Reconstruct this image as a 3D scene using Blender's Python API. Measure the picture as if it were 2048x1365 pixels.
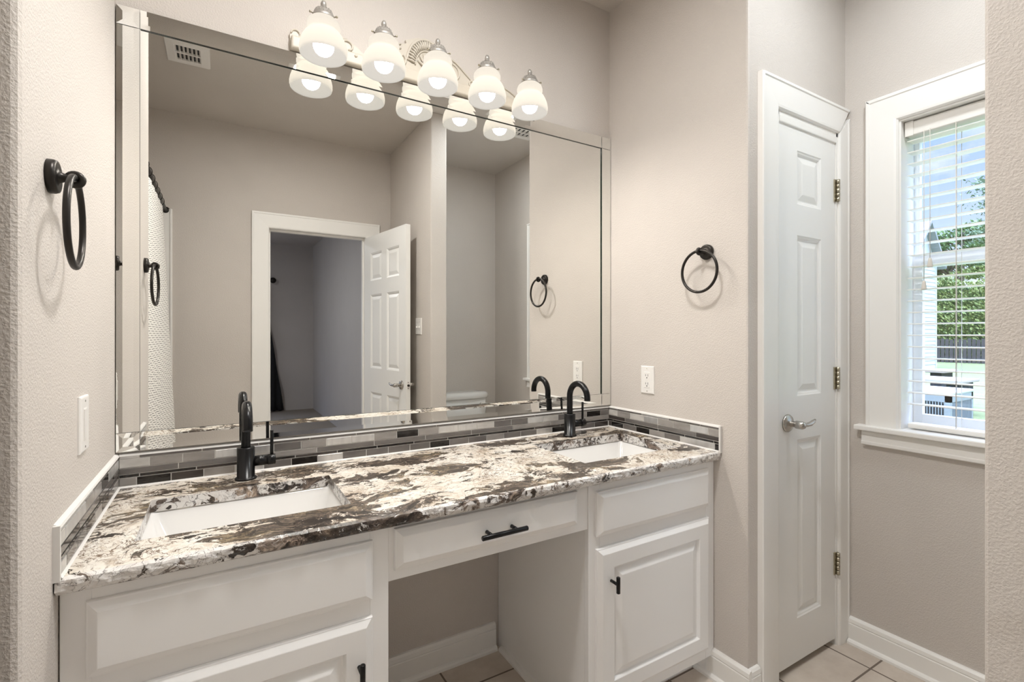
import bpy, bmesh, math, random
from mathutils import Vector, Matrix

# ------------------------------------------------------------------ scene, camera, light
for o in list(bpy.data.objects):
    bpy.data.objects.remove(o)
SC = bpy.context.scene
COL = SC.collection
H = 1.262                       # camera height
TH = 0.5404                     # camera yaw to the right of the mirror wall's normal
FPX = 976.34                    # focal length in pixels of the 2048 px frame

cam = bpy.data.cameras.new('camera')
cam.sensor_width = 36.0
cam.lens = FPX / 2048 * 36.0
cam.shift_y = -11.9 / 2048
cam.clip_start = 0.02
cam.clip_end = 300
camo = bpy.data.objects.new('camera', cam)
COL.objects.link(camo)
camo.location = (0, 0, H)
camo.rotation_euler = (math.pi / 2, 0, -TH)
SC.camera = camo

SC.view_settings.view_transform = 'Standard'
SC.view_settings.look = 'None'
SC.view_settings.gamma = 1.0
SC.view_settings.use_curve_mapping = False
SC.view_settings.exposure = 0.45
try:
    SC.cycles.blur_glossy = 1.0
    SC.cycles.sample_clamp_indirect = 6.0
    SC.cycles.max_bounces = 14
    SC.cycles.diffuse_bounces = 7
    SC.cycles.glossy_bounces = 6
    SC.cycles.transparent_max_bounces = 16
except Exception:
    pass

BULB_L = 140.0                  # radiance of the vanity bulbs
BULB_COL = (1.0, 0.945, 0.87)
SKY_L = 0.95
SUN_E = 1.5
FILL_LAMPS = [((0.43, 0.80), 0.10, 195.0, (1.0, 0.98, 0.955), 'added round ceiling fill light above the vanity side of the room'),  # fill lamps added because bulbs and window leave the rooms dim
              ((1.675, 0.50), 0.085, 105.0, (0.90, 0.96, 1.0), 'added round ceiling fill light above the toilet and closet side'),
              ((-0.6, -2.6), 0.12, 190.0, (0.93, 0.96, 1.0), 'added round ceiling fill light in the bedroom beyond the doorway')]

W = bpy.data.worlds.new('sky')
SC.world = W
W.use_nodes = True
nt = W.node_tree
nt.nodes.clear()
n_out = nt.nodes.new('ShaderNodeOutputWorld')
n_bg = nt.nodes.new('ShaderNodeBackground')
n_tc = nt.nodes.new('ShaderNodeTexCoord')
n_sep = nt.nodes.new('ShaderNodeSeparateXYZ')
n_gr = nt.nodes.new('ShaderNodeValToRGB')
n_gr.color_ramp.elements[0].position = 0.0
n_gr.color_ramp.elements[0].color = (0.72, 0.82, 0.97, 1)
n_gr.color_ramp.elements[1].position = 0.38
n_gr.color_ramp.elements[1].color = (0.34, 0.51, 0.92, 1)
n_map = nt.nodes.new('ShaderNodeMapping')
n_map.inputs['Scale'].default_value = (1, 1, 2.6)
n_no = nt.nodes.new('ShaderNodeTexNoise')
n_no.inputs['Scale'].default_value = 3.2
n_no.inputs['Detail'].default_value = 8
n_no.inputs['Roughness'].default_value = 0.55
n_cr = nt.nodes.new('ShaderNodeValToRGB')
n_cr.color_ramp.elements[0].position = 0.50
n_cr.color_ramp.elements[1].position = 0.62
n_mx = nt.nodes.new('ShaderNodeMixRGB')
n_mx.inputs['Color2'].default_value = (1.0, 0.99, 0.98, 1)
L = nt.links.new
L(n_tc.outputs['Generated'], n_sep.inputs[0])
L(n_sep.outputs['Z'], n_gr.inputs[0])
L(n_tc.outputs['Generated'], n_map.inputs[0])
L(n_map.outputs[0], n_no.inputs['Vector'])
L(n_no.outputs['Fac'], n_cr.inputs[0])
L(n_cr.outputs[0], n_mx.inputs['Fac'])
L(n_gr.outputs[0], n_mx.inputs['Color1'])
L(n_mx.outputs[0], n_bg.inputs['Color'])
n_hi = nt.nodes.new('ShaderNodeMapRange')      # sky overhead, out of view, boosted to send more daylight indoors
n_hi.interpolation_type = 'SMOOTHSTEP'
n_hi.inputs['From Min'].default_value = 0.40
n_hi.inputs['From Max'].default_value = 0.75
n_hi.inputs['To Min'].default_value = SKY_L
n_hi.inputs['To Max'].default_value = SKY_L * 12.0
L(n_sep.outputs['Z'], n_hi.inputs['Value'])
L(n_hi.outputs['Result'], n_bg.inputs['Strength'])
L(n_bg.outputs[0], n_out.inputs[0])

sun = bpy.data.lights.new('sun', 'SUN')
sun.energy = SUN_E
sun.angle = 0.01
sun.color = (1.0, 0.95, 0.86)
suno = bpy.data.objects.new('sun', sun)
COL.objects.link(suno)
suno.rotation_euler = Vector((0.45, -0.50, -0.85)).to_track_quat('-Z', 'Y').to_euler()

# daylight portal at the window opening (guides sky samples, emits nothing itself)
pl = bpy.data.lights.new('window_portal', 'AREA')
pl.shape = 'RECTANGLE'
pl.size = 0.78
pl.size_y = 1.25
plo = bpy.data.objects.new('window_portal', pl)
COL.objects.link(plo)
plo.location = (2.415, 0.47, 1.49)
plo.rotation_euler = (0, math.pi / 2, 0)
plo.rotation_euler = Vector((-1, 0, 0)).to_track_quat('-Z', 'Z').to_euler()
try:
    pl.cycles.is_portal = True
except Exception:
    pass

# ------------------------------------------------------------------ key measures (metres)
D = 1.73                        # mirror wall
XL, XR, XW = -0.247, 1.571, 2.234
YD = 1.029                      # wall with the closet door
YLC = 0.971                     # end of the left wall
YO = -0.583                     # rear wall
XP0, XP1, YP = 1.231, 1.346, 0.33   # partition
CEIL = 2.7775
CT = 0.836                      # worktop height
FY = 1.165                      # cabinet face plane

# ------------------------------------------------------------------ materials
def mat(name):
    m = bpy.data.materials.new(name)
    m.use_nodes = True
    t = m.node_tree
    b = t.nodes.get('Principled BSDF')
    return m, t, b

def simple(name, col, rough=0.5, metal=0.0, spec=0.5, bump=None, coat=0.0):
    m, t, b = mat(name)
    b.inputs['Base Color'].default_value = (*col, 1)
    b.inputs['Roughness'].default_value = rough
    b.inputs['Metallic'].default_value = metal
    b.inputs['Specular IOR Level'].default_value = spec
    if coat:
        b.inputs['Coat Weight'].default_value = coat
        b.inputs['Coat Roughness'].default_value = 0.08
    if bump:
        add_bump(t, b, *bump)
    return m

def add_bump(t, b, scale, strength, dist=0.002, detail=3.0, stretch=None):
    tc = t.nodes.new('ShaderNodeTexCoord')
    no = t.nodes.new('ShaderNodeTexNoise')
    no.inputs['Scale'].default_value = scale
    no.inputs['Detail'].default_value = detail
    bp = t.nodes.new('ShaderNodeBump')
    bp.inputs['Strength'].default_value = strength
    bp.inputs['Distance'].default_value = dist
    src = tc.outputs['Object']
    if stretch:
        mp = t.nodes.new('ShaderNodeMapping')
        mp.inputs['Scale'].default_value = stretch
        t.links.new(src, mp.inputs[0])
        src = mp.outputs[0]
    t.links.new(src, no.inputs['Vector'])
    t.links.new(no.outputs['Fac'], bp.inputs['Height'])
    t.links.new(bp.outputs[0], b.inputs['Normal'])

def ramp(t, fac, stops, interp='LINEAR'):
    r = t.nodes.new('ShaderNodeValToRGB')
    r.color_ramp.interpolation = interp
    e = r.color_ramp.elements
    while len(e) < len(stops):
        e.new(0.5)
    for i, (p, c) in enumerate(stops):
        e[i].position = p
        e[i].color = (*c, 1) if len(c) == 3 else c
    t.links.new(fac, r.inputs[0])
    return r.outputs[0]

def noise(t, vec, scale, detail=4, rough=0.5, dist=0.0):
    n = t.nodes.new('ShaderNodeTexNoise')
    n.inputs['Scale'].default_value = scale
    n.inputs['Detail'].default_value = detail
    n.inputs['Roughness'].default_value = rough
    n.inputs['Distortion'].default_value = dist
    t.links.new(vec, n.inputs['Vector'])
    return n.outputs['Fac']

def mapping(t, vec, scale=(1, 1, 1), rot=(0, 0, 0), loc=(0, 0, 0)):
    m = t.nodes.new('ShaderNodeMapping')
    m.inputs['Scale'].default_value = scale
    m.inputs['Rotation'].default_value = rot
    m.inputs['Location'].default_value = loc
    t.links.new(vec, m.inputs[0])
    return m.outputs[0]

def mixc(t, fac, a, b, mode='MIX'):
    m = t.nodes.new('ShaderNodeMixRGB')
    m.blend_type = mode
    for sock, v in ((m.inputs['Fac'], fac), (m.inputs['Color1'], a), (m.inputs['Color2'], b)):
        if isinstance(v, (int, float)):
            sock.default_value = v
        elif isinstance(v, tuple):
            sock.default_value = (*v, 1)
        else:
            t.links.new(v, sock)
    return m.outputs[0]

def math_n(t, op, a, b=None):
    m = t.nodes.new('ShaderNodeMath')
    m.operation = op
    for i, v in enumerate((a, b)):
        if v is None:
            continue
        if isinstance(v, (int, float)):
            m.inputs[i].default_value = v
        else:
            t.links.new(v, m.inputs[i])
    return m.outputs[0]

def paint_wall(name, col, strength=0.36):
    m, t, b = mat(name)
    b.inputs['Roughness'].default_value = 0.62
    b.inputs['Specular IOR Level'].default_value = 0.35
    tc = t.nodes.new('ShaderNodeTexCoord').outputs['Object']
    v = noise(t, tc, 2.3, 3)
    c = ramp(t, v, [(0.35, tuple(x * 0.975 for x in col)), (0.65, tuple(min(1, x * 1.02) for x in col))])
    t.links.new(c, b.inputs['Base Color'])
    h1 = noise(t, tc, 215, 2.5, 0.5)
    h2 = ramp(t, h1, [(0.40, (0, 0, 0)), (0.64, (1, 1, 1))])
    bp = t.nodes.new('ShaderNodeBump')
    bp.inputs['Strength'].default_value = strength
    bp.inputs['Distance'].default_value = 0.0017
    t.links.new(h2, bp.inputs['Height'])
    t.links.new(bp.outputs[0], b.inputs['Normal'])
    return m

M = {}
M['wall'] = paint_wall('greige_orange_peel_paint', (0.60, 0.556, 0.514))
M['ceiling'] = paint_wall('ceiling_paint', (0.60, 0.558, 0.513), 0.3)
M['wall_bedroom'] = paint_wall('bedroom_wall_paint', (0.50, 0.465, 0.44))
M['white'] = simple('white_semigloss_trim', (0.85, 0.835, 0.805), 0.35, bump=(60, 0.05, 0.001))
M['cab'] = simple('white_cabinet_paint', (0.87, 0.862, 0.85), 0.38, bump=(45, 0.06, 0.001))
M['door'] = simple('white_door_paint', (0.85, 0.845, 0.825), 0.32, bump=(25, 0.06, 0.001, 4.0, (1, 1, 0.06)))
M['caulk'] = simple('white_caulk', (0.70, 0.685, 0.66), 0.5)
M['grout'] = simple('pale_tile_grout', (0.74, 0.72, 0.69), 0.8)
M['plate'] = simple('white_plastic_plate', (0.83, 0.81, 0.78), 0.3)
M['slot'] = simple('dark_slot', (0.02, 0.02, 0.02), 0.6)
M['blackmetal'] = simple('matte_black_metal', (0.007, 0.007, 0.0075), 0.26, 0.3, 0.4)
M['bronze'] = simple('oil_rubbed_bronze', (0.035, 0.031, 0.028), 0.36, 0.75)
M['nickel'] = simple('brushed_nickel', (0.52, 0.50, 0.47), 0.25, 1.0)
M['brass'] = simple('worn_hinge_metal', (0.50, 0.46, 0.36), 0.32, 1.0)
M['porcelain'] = simple('white_porcelain', (0.77, 0.762, 0.745), 0.12, 0, 0.5, coat=0.4)
M['creammetal'] = simple('antique_white_enamel', (0.58, 0.535, 0.46), 0.45)
M['pewter'] = simple('shade_holder_metal', (0.40, 0.38, 0.35), 0.42, 0.5)
M['glassedge'] = simple('dark_green_glass_edge', (0.012, 0.02, 0.016), 0.2)
M['blind'] = simple('white_faux_wood_blind', (0.83, 0.81, 0.77), 0.4)
M['cord'] = simple('pale_cord', (0.70, 0.66, 0.60), 0.8)
M['blackcloth'] = simple('black_curtain_cloth', (0.006, 0.006, 0.007), 0.85)
M['carpet'] = simple('bedroom_carpet', (0.28, 0.24, 0.20), 0.95, bump=(400, 0.5, 0.004))
M['vinyl'] = simple('white_vinyl_frame', (0.88, 0.89, 0.90), 0.35)
M['tub'] = simple('white_tub_surround', (0.80, 0.79, 0.76), 0.2)
M['acgrey'] = simple('grey_condenser_metal', (0.26, 0.285, 0.32), 0.45, 0.2)
M['acsunlit'] = simple('sunlit_condenser_top', (0.50, 0.53, 0.58), 0.45)  # sunlight on the condenser top put into a paler colour
M['dark'] = simple('dark_gap', (0.03, 0.03, 0.035), 0.8)
M['stone'] = simple('pale_paving_stone', (0.38, 0.33, 0.30), 0.8, bump=(30, 0.4, 0.01))
M['bark'] = simple('tree_bark', (0.12, 0.09, 0.065), 0.9, bump=(20, 0.6, 0.03))
M['shingle'] = simple('grey_roof_shingle', (0.30, 0.31, 0.34), 0.8, bump=(30, 0.5, 0.02))

def mirror_mat():
    m, t, b = mat('silvered_mirror')
    b.inputs['Base Color'].default_value = (0.90, 0.90, 0.875, 1)
    b.inputs['Metallic'].default_value = 1.0
    b.inputs['Roughness'].default_value = 0.0
    return m
M['mirror'] = mirror_mat()

def glass_pane_mat():
    m = bpy.data.materials.new('window_glass')
    m.use_nodes = True
    t = m.node_tree
    t.nodes.clear()
    o = t.nodes.new('ShaderNodeOutputMaterial')
    tr = t.nodes.new('ShaderNodeBsdfTransparent')
    tr.inputs[0].default_value = (0.96, 0.98, 0.98, 1)
    gl = t.nodes.new('ShaderNodeBsdfGlossy')
    gl.inputs['Roughness'].default_value = 0.0
    mx = t.nodes.new('ShaderNodeMixShader')
    mx.inputs[0].default_value = 0.035
    t.links.new(tr.outputs[0], mx.inputs[1])
    t.links.new(gl.outputs[0], mx.inputs[2])
    t.links.new(mx.outputs[0], o.inputs[0])
    return m
M['pane'] = glass_pane_mat()

def emit_mat(name, col, s):
    m = bpy.data.materials.new(name)
    m.use_nodes = True
    t = m.node_tree
    t.nodes.clear()
    o = t.nodes.new('ShaderNodeOutputMaterial')
    e = t.nodes.new('ShaderNodeEmission')
    e.inputs['Color'].default_value = (*col, 1)
    e.inputs['Strength'].default_value = s
    t.links.new(e.outputs[0], o.inputs[0])
    return m
M['bulb'] = emit_mat('lit_bulb', BULB_COL, BULB_L)

def shade_mat():
    # dense opal glass: it glows, and passes on a very small share of the bulb's light
    m = bpy.data.materials.new('opal_glass_shade')
    m.use_nodes = True
    t = m.node_tree
    t.nodes.clear()
    o = t.nodes.new('ShaderNodeOutputMaterial')
    e = t.nodes.new('ShaderNodeEmission')
    e.inputs['Color'].default_value = (1.0, 0.945, 0.86, 1)
    e.inputs['Strength'].default_value = 0.44
    tl = t.nodes.new('ShaderNodeBsdfTranslucent')
    tl.inputs['Color'].default_value = (0.103, 0.097, 0.087, 1)
    df = t.nodes.new('ShaderNodeBsdfDiffuse')
    df.inputs['Color'].default_value = (0.0016, 0.0015, 0.0014, 1)
    gl = t.nodes.new('ShaderNodeBsdfGlossy')
    gl.inputs['Color'].default_value = (0.02, 0.02, 0.02, 1)
    gl.inputs['Roughness'].default_value = 0.3
    a1 = t.nodes.new('ShaderNodeAddShader')
    a2 = t.nodes.new('ShaderNodeAddShader')
    t.links.new(tl.outputs[0], a1.inputs[0])
    t.links.new(df.outputs[0], a1.inputs[1])
    t.links.new(a1.outputs[0], a2.inputs[0])
    t.links.new(e.outputs[0], a2.inputs[1])
    t.links.new(a2.outputs[0], o.inputs[0])
    return m
M['shade'] = shade_mat()

def granite_mat(edge=False):
    m, t, b = mat('rough_granite_edge' if edge else 'cream_brown_granite')
    tc = t.nodes.new('ShaderNodeTexCoord').outputs['Object']
    def vnoise(vec, scale, detail, amount):
        n = t.nodes.new('ShaderNodeTexNoise')
        n.inputs['Scale'].default_value = scale
        n.inputs['Detail'].default_value = detail
        t.links.new(vec, n.inputs['Vector'])
        return mixc(t, amount, vec, n.outputs['Color'], 'ADD')
    wv = vnoise(tc, 3.6, 3, 0.21)
    fv = vnoise(wv, 20, 5, 0.075)
    gv = vnoise(fv, 65, 4, 0.022)
    cream = ramp(t, noise(t, wv, 10, 5), [(0.3, (0.52, 0.445, 0.36)), (0.46, (0.72, 0.665, 0.585)), (0.66, (0.80, 0.77, 0.71))])
    cream = mixc(t, 0.7, cream, ramp(t, noise(t, gv, 55, 4, 0.6), [(0.36, (0.70, 0.62, 0.54)), (0.50, (1, 1, 1)), (0.7, (1.05, 1.05, 1.06))]), 'MULTIPLY')
    def crack(scale, w, loc, vecscale):
        vo = t.nodes.new('ShaderNodeTexVoronoi')
        vo.feature = 'DISTANCE_TO_EDGE'
        vo.inputs['Scale'].default_value = scale
        t.links.new(mapping(t, gv, vecscale, (0, 0, 0.3), loc), vo.inputs['Vector'])
        return ramp(t, vo.outputs['Distance'], [(0.0, (1, 1, 1)), (w, (0, 0, 0))])
    def gate(scale, lo, hi, loc):
        return ramp(t, noise(t, mapping(t, tc, loc=loc), scale, 3), [(lo, (0, 0, 0)), (hi, (1, 1, 1))])
    c1 = mixc(t, 1.0, crack(20, 0.035, (0, 0, 0), (1, 1.5, 1)), gate(11, 0.42, 0.55, (0, 0, 0)), 'MULTIPLY')
    c2 = mixc(t, 1.0, crack(42, 0.05, (3, 1, 0), (1, 2.4, 1)), gate(8, 0.46, 0.56, (4, 2, 1)), 'MULTIPLY')
    c3 = mixc(t, 1.0, crack(26, 0.03, (1, 5, 2), (2.2, 1.0, 1)), gate(9, 0.50, 0.58, (8, 2, 3)), 'MULTIPLY')
    cracks = mixc(t, 1.0, mixc(t, 1.0, c1, c2, 'ADD'), c3, 'ADD')
    col = mixc(t, cracks, cream, (0.15, 0.095, 0.062))
    ROT = (0, 0, -0.13)
    fine = noise(t, mapping(t, gv, (15, 48, 34), ROT), 1.0, 9, 0.74)
    grain = noise(t, gv, 210, 3, 0.6)
    tex = mixc(t, 0.9, ramp(t, fine, [(0.36, (0.16, 0.145, 0.135)), (0.45, (0.50, 0.47, 0.45)), (0.53, (1.10, 1.06, 1.02)), (0.62, (2.1, 2.0, 1.85))]),
               ramp(t, grain, [(0.34, (0.55, 0.52, 0.50)), (0.5, (1, 1, 1)), (0.68, (1.5, 1.45, 1.4))]), 'MULTIPLY')
    # where the slab happens to be darker (+) or paler (-)
    bias = None
    for ctr, rad, amt in (((0.20, 1.12, CT), 0.30, 0.13 if edge else 0.06), ((0.55, 1.62, CT), 0.25, 0.02), ((0.72, 1.42, CT), 0.34, -0.028), ((1.25, 1.62, CT), 0.26, 0.03),
                          ((1.35, 1.14, CT), 0.30, -0.045), ((-0.05, 1.15, CT), 0.14, -0.055), ((0.80, 1.20, CT), 0.16, 0.05)):
        vd = t.nodes.new('ShaderNodeVectorMath')
        vd.operation = 'DISTANCE'
        t.links.new(tc, vd.inputs[0])
        vd.inputs[1].default_value = ctr
        mr = t.nodes.new('ShaderNodeMapRange')
        mr.interpolation_type = 'SMOOTHSTEP'
        mr.inputs['From Min'].default_value = 0.0
        mr.inputs['From Max'].default_value = rad
        mr.inputs['To Min'].default_value = amt
        mr.inputs['To Max'].default_value = 0.0
        t.links.new(vd.outputs['Value'], mr.inputs['Value'])
        bias = mr.outputs['Result'] if bias is None else math_n(t, 'ADD', bias, mr.outputs['Result'])
    def patch(col, vscale, loc, lo, hi, stops, rough=0.66, amp=1.0):
        n = noise(t, mapping(t, gv, vscale, ROT, loc), 1.0, 10, rough, 0.4)
        n = math_n(t, 'ADD', n, bias)
        mk = ramp(t, n, [(lo, (0, 0, 0)), (hi, (1, 1, 1))])
        tone = noise(t, mapping(t, fv, (4.5, 9, 4), ROT, (loc[0] + 7, 3, 2)), 1.0, 5, 0.6)
        pc = mixc(t, 1.0, ramp(t, tone, stops), tex, 'MULTIPLY')
        return mixc(t, mk, col, pc), mk
    BROWN = [(0.32, (0.034, 0.029, 0.026)), (0.44, (0.085, 0.069, 0.057)), (0.53, (0.135, 0.112, 0.090)), (0.63, (0.18, 0.148, 0.10)), (0.74, (0.15, 0.155, 0.16))]
    if edge:
        BROWN = [(0.34, (0.030, 0.027, 0.026)), (0.48, (0.11, 0.088, 0.076)), (0.60, (0.22, 0.18, 0.15)), (0.74, (0.30, 0.28, 0.27))]
        cream = mixc(t, 0.55, cream, (0.70, 0.70, 0.715))
        col = mixc(t, cracks, cream, (0.10, 0.085, 0.08))
    DARK = [(0.30, (0.018, 0.016, 0.015)), (0.5, (0.060, 0.048, 0.040)), (0.7, (0.13, 0.105, 0.085))]
    if edge:
        col, m1 = patch(col, (7.0, 9.0, 9.0), (0, 0, 0), 0.530, 0.545, BROWN)
        col, m2 = patch(col, (38.0, 40.0, 40.0), (5, 9, 4), 0.590, 0.610, BROWN)
        col, m3 = patch(col, (13.0, 16.0, 14.0), (11, 5, 3), 0.610, 0.625, DARK, 0.62)
    else:
        col, m1 = patch(col, (3.3, 7.6, 5.0), (0.4, 0.3, 0), 0.528, 0.538, BROWN, 0.64)
        col, m2 = patch(col, (9.0, 19.0, 9.0), (5, 9, 4), 0.580, 0.592, BROWN)
        col, m3 = patch(col, (4.2, 14.0, 9.0), (11, 5, 3), 0.590, 0.602, DARK, 0.64)
    # scattered black crystals
    bl_ = ramp(t, noise(t, mapping(t, gv, (26, 60, 34), ROT, (2, 8, 5)), 1.0, 6, 0.6), [(0.635, (0, 0, 0)), (0.655, (1, 1, 1))])
    col = mixc(t, bl_, col, mixc(t, fine, (0.010, 0.010, 0.012), (0.09, 0.08, 0.075)))
    # pale flecks breaking up the dark parts
    fl = ramp(t, noise(t, mapping(t, gv, (30, 110, 60), ROT, (9, 1, 7)), 1.0, 5, 0.65), [(0.645, (0, 0, 0)), (0.665, (1, 1, 1))])
    col = mixc(t, fl, col, cream)
    t.links.new(col, b.inputs['Base Color'])
    b.inputs['Roughness'].default_value = 0.24
    b.inputs['Specular IOR Level'].default_value = 0.4
    bp = t.nodes.new('ShaderNodeBump')
    bp.inputs['Strength'].default_value = 0.12
    bp.inputs['Distance'].default_value = 0.002
    t.links.new(fine, bp.inputs['Height'])
    t.links.new(bp.outputs[0], b.inputs['Normal'])
    return m
M['granite'] = granite_mat()
M['granite_edge'] = granite_mat(True)

def tile_mat(name, col, rough, metal=0.0, var=0.18, brushed=False):
    m, t, b = mat(name)
    tc = t.nodes.new('ShaderNodeTexCoord').outputs['Object']
    v = noise(t, mapping(t, tc, (60, 60, 9) if brushed else (14, 14, 40)), 1.0, 4)
    c = ramp(t, v, [(0.3, tuple(x * (1 - var) for x in col)), (0.7, tuple(min(1, x * (1 + var)) for x in col))])
    t.links.new(c, b.inputs['Base Color'])
    b.inputs['Roughness'].default_value = rough
    b.inputs['Metallic'].default_value = metal
    if brushed:
        add_bump(t, b, 1.0, 0.25, 0.0006, 3, (20, 20, 700))
    return m
TILES = [
    tile_mat('black_glass_tile', (0.014, 0.012, 0.011), 0.08),
    tile_mat('espresso_glass_tile', (0.050, 0.042, 0.038), 0.10),
    tile_mat('charcoal_glass_tile', (0.15, 0.138, 0.13), 0.12),
    tile_mat('taupe_glass_tile', (0.30, 0.28, 0.262), 0.2),
    tile_mat('brushed_metal_tile', (0.78, 0.78, 0.78), 0.36, 0.85, 0.08, True),
    tile_mat('pale_stone_tile', (0.52, 0.50, 0.47), 0.35),
]

def floor_mat():
    m, t, b = mat('beige_floor_tile')
    tc = t.nodes.new('ShaderNodeTexCoord').outputs['Object']
    sep = t.nodes.new('ShaderNodeSeparateXYZ')
    t.links.new(tc, sep.inputs[0])
    def line(sock, pitch, off):
        a = math_n(t, 'SUBTRACT', sock, off - 20 * pitch)
        a = math_n(t, 'DIVIDE', a, pitch)
        a = math_n(t, 'FRACT', a)
        a = math_n(t, 'SUBTRACT', a, 0.5)
        a = math_n(t, 'ABSOLUTE', a)
        return math_n(t, 'GREATER_THAN', a, 0.5 - 0.0035 / pitch)
    gx = line(sep.outputs['X'], 0.351, 0.707)
    gy = line(sep.outputs['Y'], 0.3475, 0.885)
    g = math_n(t, 'MAXIMUM', gx, gy)
    tcol = ramp(t, noise(t, tc, 7, 6, 0.6), [(0.3, (0.50, 0.43, 0.365)), (0.55, (0.60, 0.53, 0.46)), (0.75, (0.66, 0.595, 0.525))])
    c = mixc(t, g, tcol, (0.17, 0.135, 0.11))
    t.links.new(c, b.inputs['Base Color'])
    r = ramp(t, g, [(0, (0.32, 0.32, 0.32)), (1, (0.9, 0.9, 0.9))])
    t.links.new(r, b.inputs['Roughness'])
    bp = t.nodes.new('ShaderNodeBump')
    bp.inputs['Strength'].default_value = 0.6
    bp.inputs['Distance'].default_value = 0.003
    bp.invert = True
    t.links.new(g, bp.inputs['Height'])
    t.links.new(bp.outputs[0], b.inputs['Normal'])
    return m
M['floor'] = floor_mat()

def curtain_mat():
    m, t, b = mat('white_cloth_with_dashes')
    uv = t.nodes.new('ShaderNodeUVMap').outputs[0]
    sep = t.nodes.new('ShaderNodeSeparateXYZ')
    t.links.new(uv, sep.inputs[0])
    row = math_n(t, 'DIVIDE', sep.outputs['Y'], 0.0108)
    rf = math_n(t, 'FRACT', row)
    ri = math_n(t, 'FLOOR', row)
    rm = math_n(t, 'LESS_THAN', rf, 0.24)
    sh = math_n(t, 'MULTIPLY', ri, 0.37)
    u = math_n(t, 'FRACT', math_n(t, 'ADD', math_n(t, 'DIVIDE', sep.outputs['X'], 0.030), sh))
    um = math_n(t, 'LESS_THAN', u, 0.68)
    k = math_n(t, 'MULTIPLY', rm, um)
    c = mixc(t, k, (0.80, 0.775, 0.73), (0.06, 0.055, 0.055))
    t.links.new(c, b.inputs['Base Color'])
    b.inputs['Roughness'].default_value = 0.85
    return m
M['curtain'] = curtain_mat()

def leaf_mat(name, a, bcol):
    m, t, b = mat(name)
    tc = t.nodes.new('ShaderNodeTexCoord').outputs['Object']
    c = ramp(t, noise(t, tc, 2.5, 5, 0.7), [(0.35, a), (0.65, bcol)])
    t.links.new(c, b.inputs['Base Color'])
    b.inputs['Roughness'].default_value = 0.6
    return m
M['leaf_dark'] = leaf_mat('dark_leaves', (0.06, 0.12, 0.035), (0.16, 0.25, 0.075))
M['leaf_hedge'] = leaf_mat('hedge_leaves', (0.12, 0.17, 0.045), (0.27, 0.32, 0.09))
M['leaf_pine'] = leaf_mat('pine_needles', (0.10, 0.16, 0.10), (0.20, 0.28, 0.17))
M['grass'] = simple('lawn_grass', (0.17, 0.20, 0.085), 0.9, bump=(60, 0.8, 0.03))

def siding_mat():
    return simple('white_lap_siding', (0.60, 0.62, 0.67), 0.6)
M['siding'] = siding_mat()
M['fencewood'] = simple('dark_weathered_fence', (0.055, 0.05, 0.05), 0.9)

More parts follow.
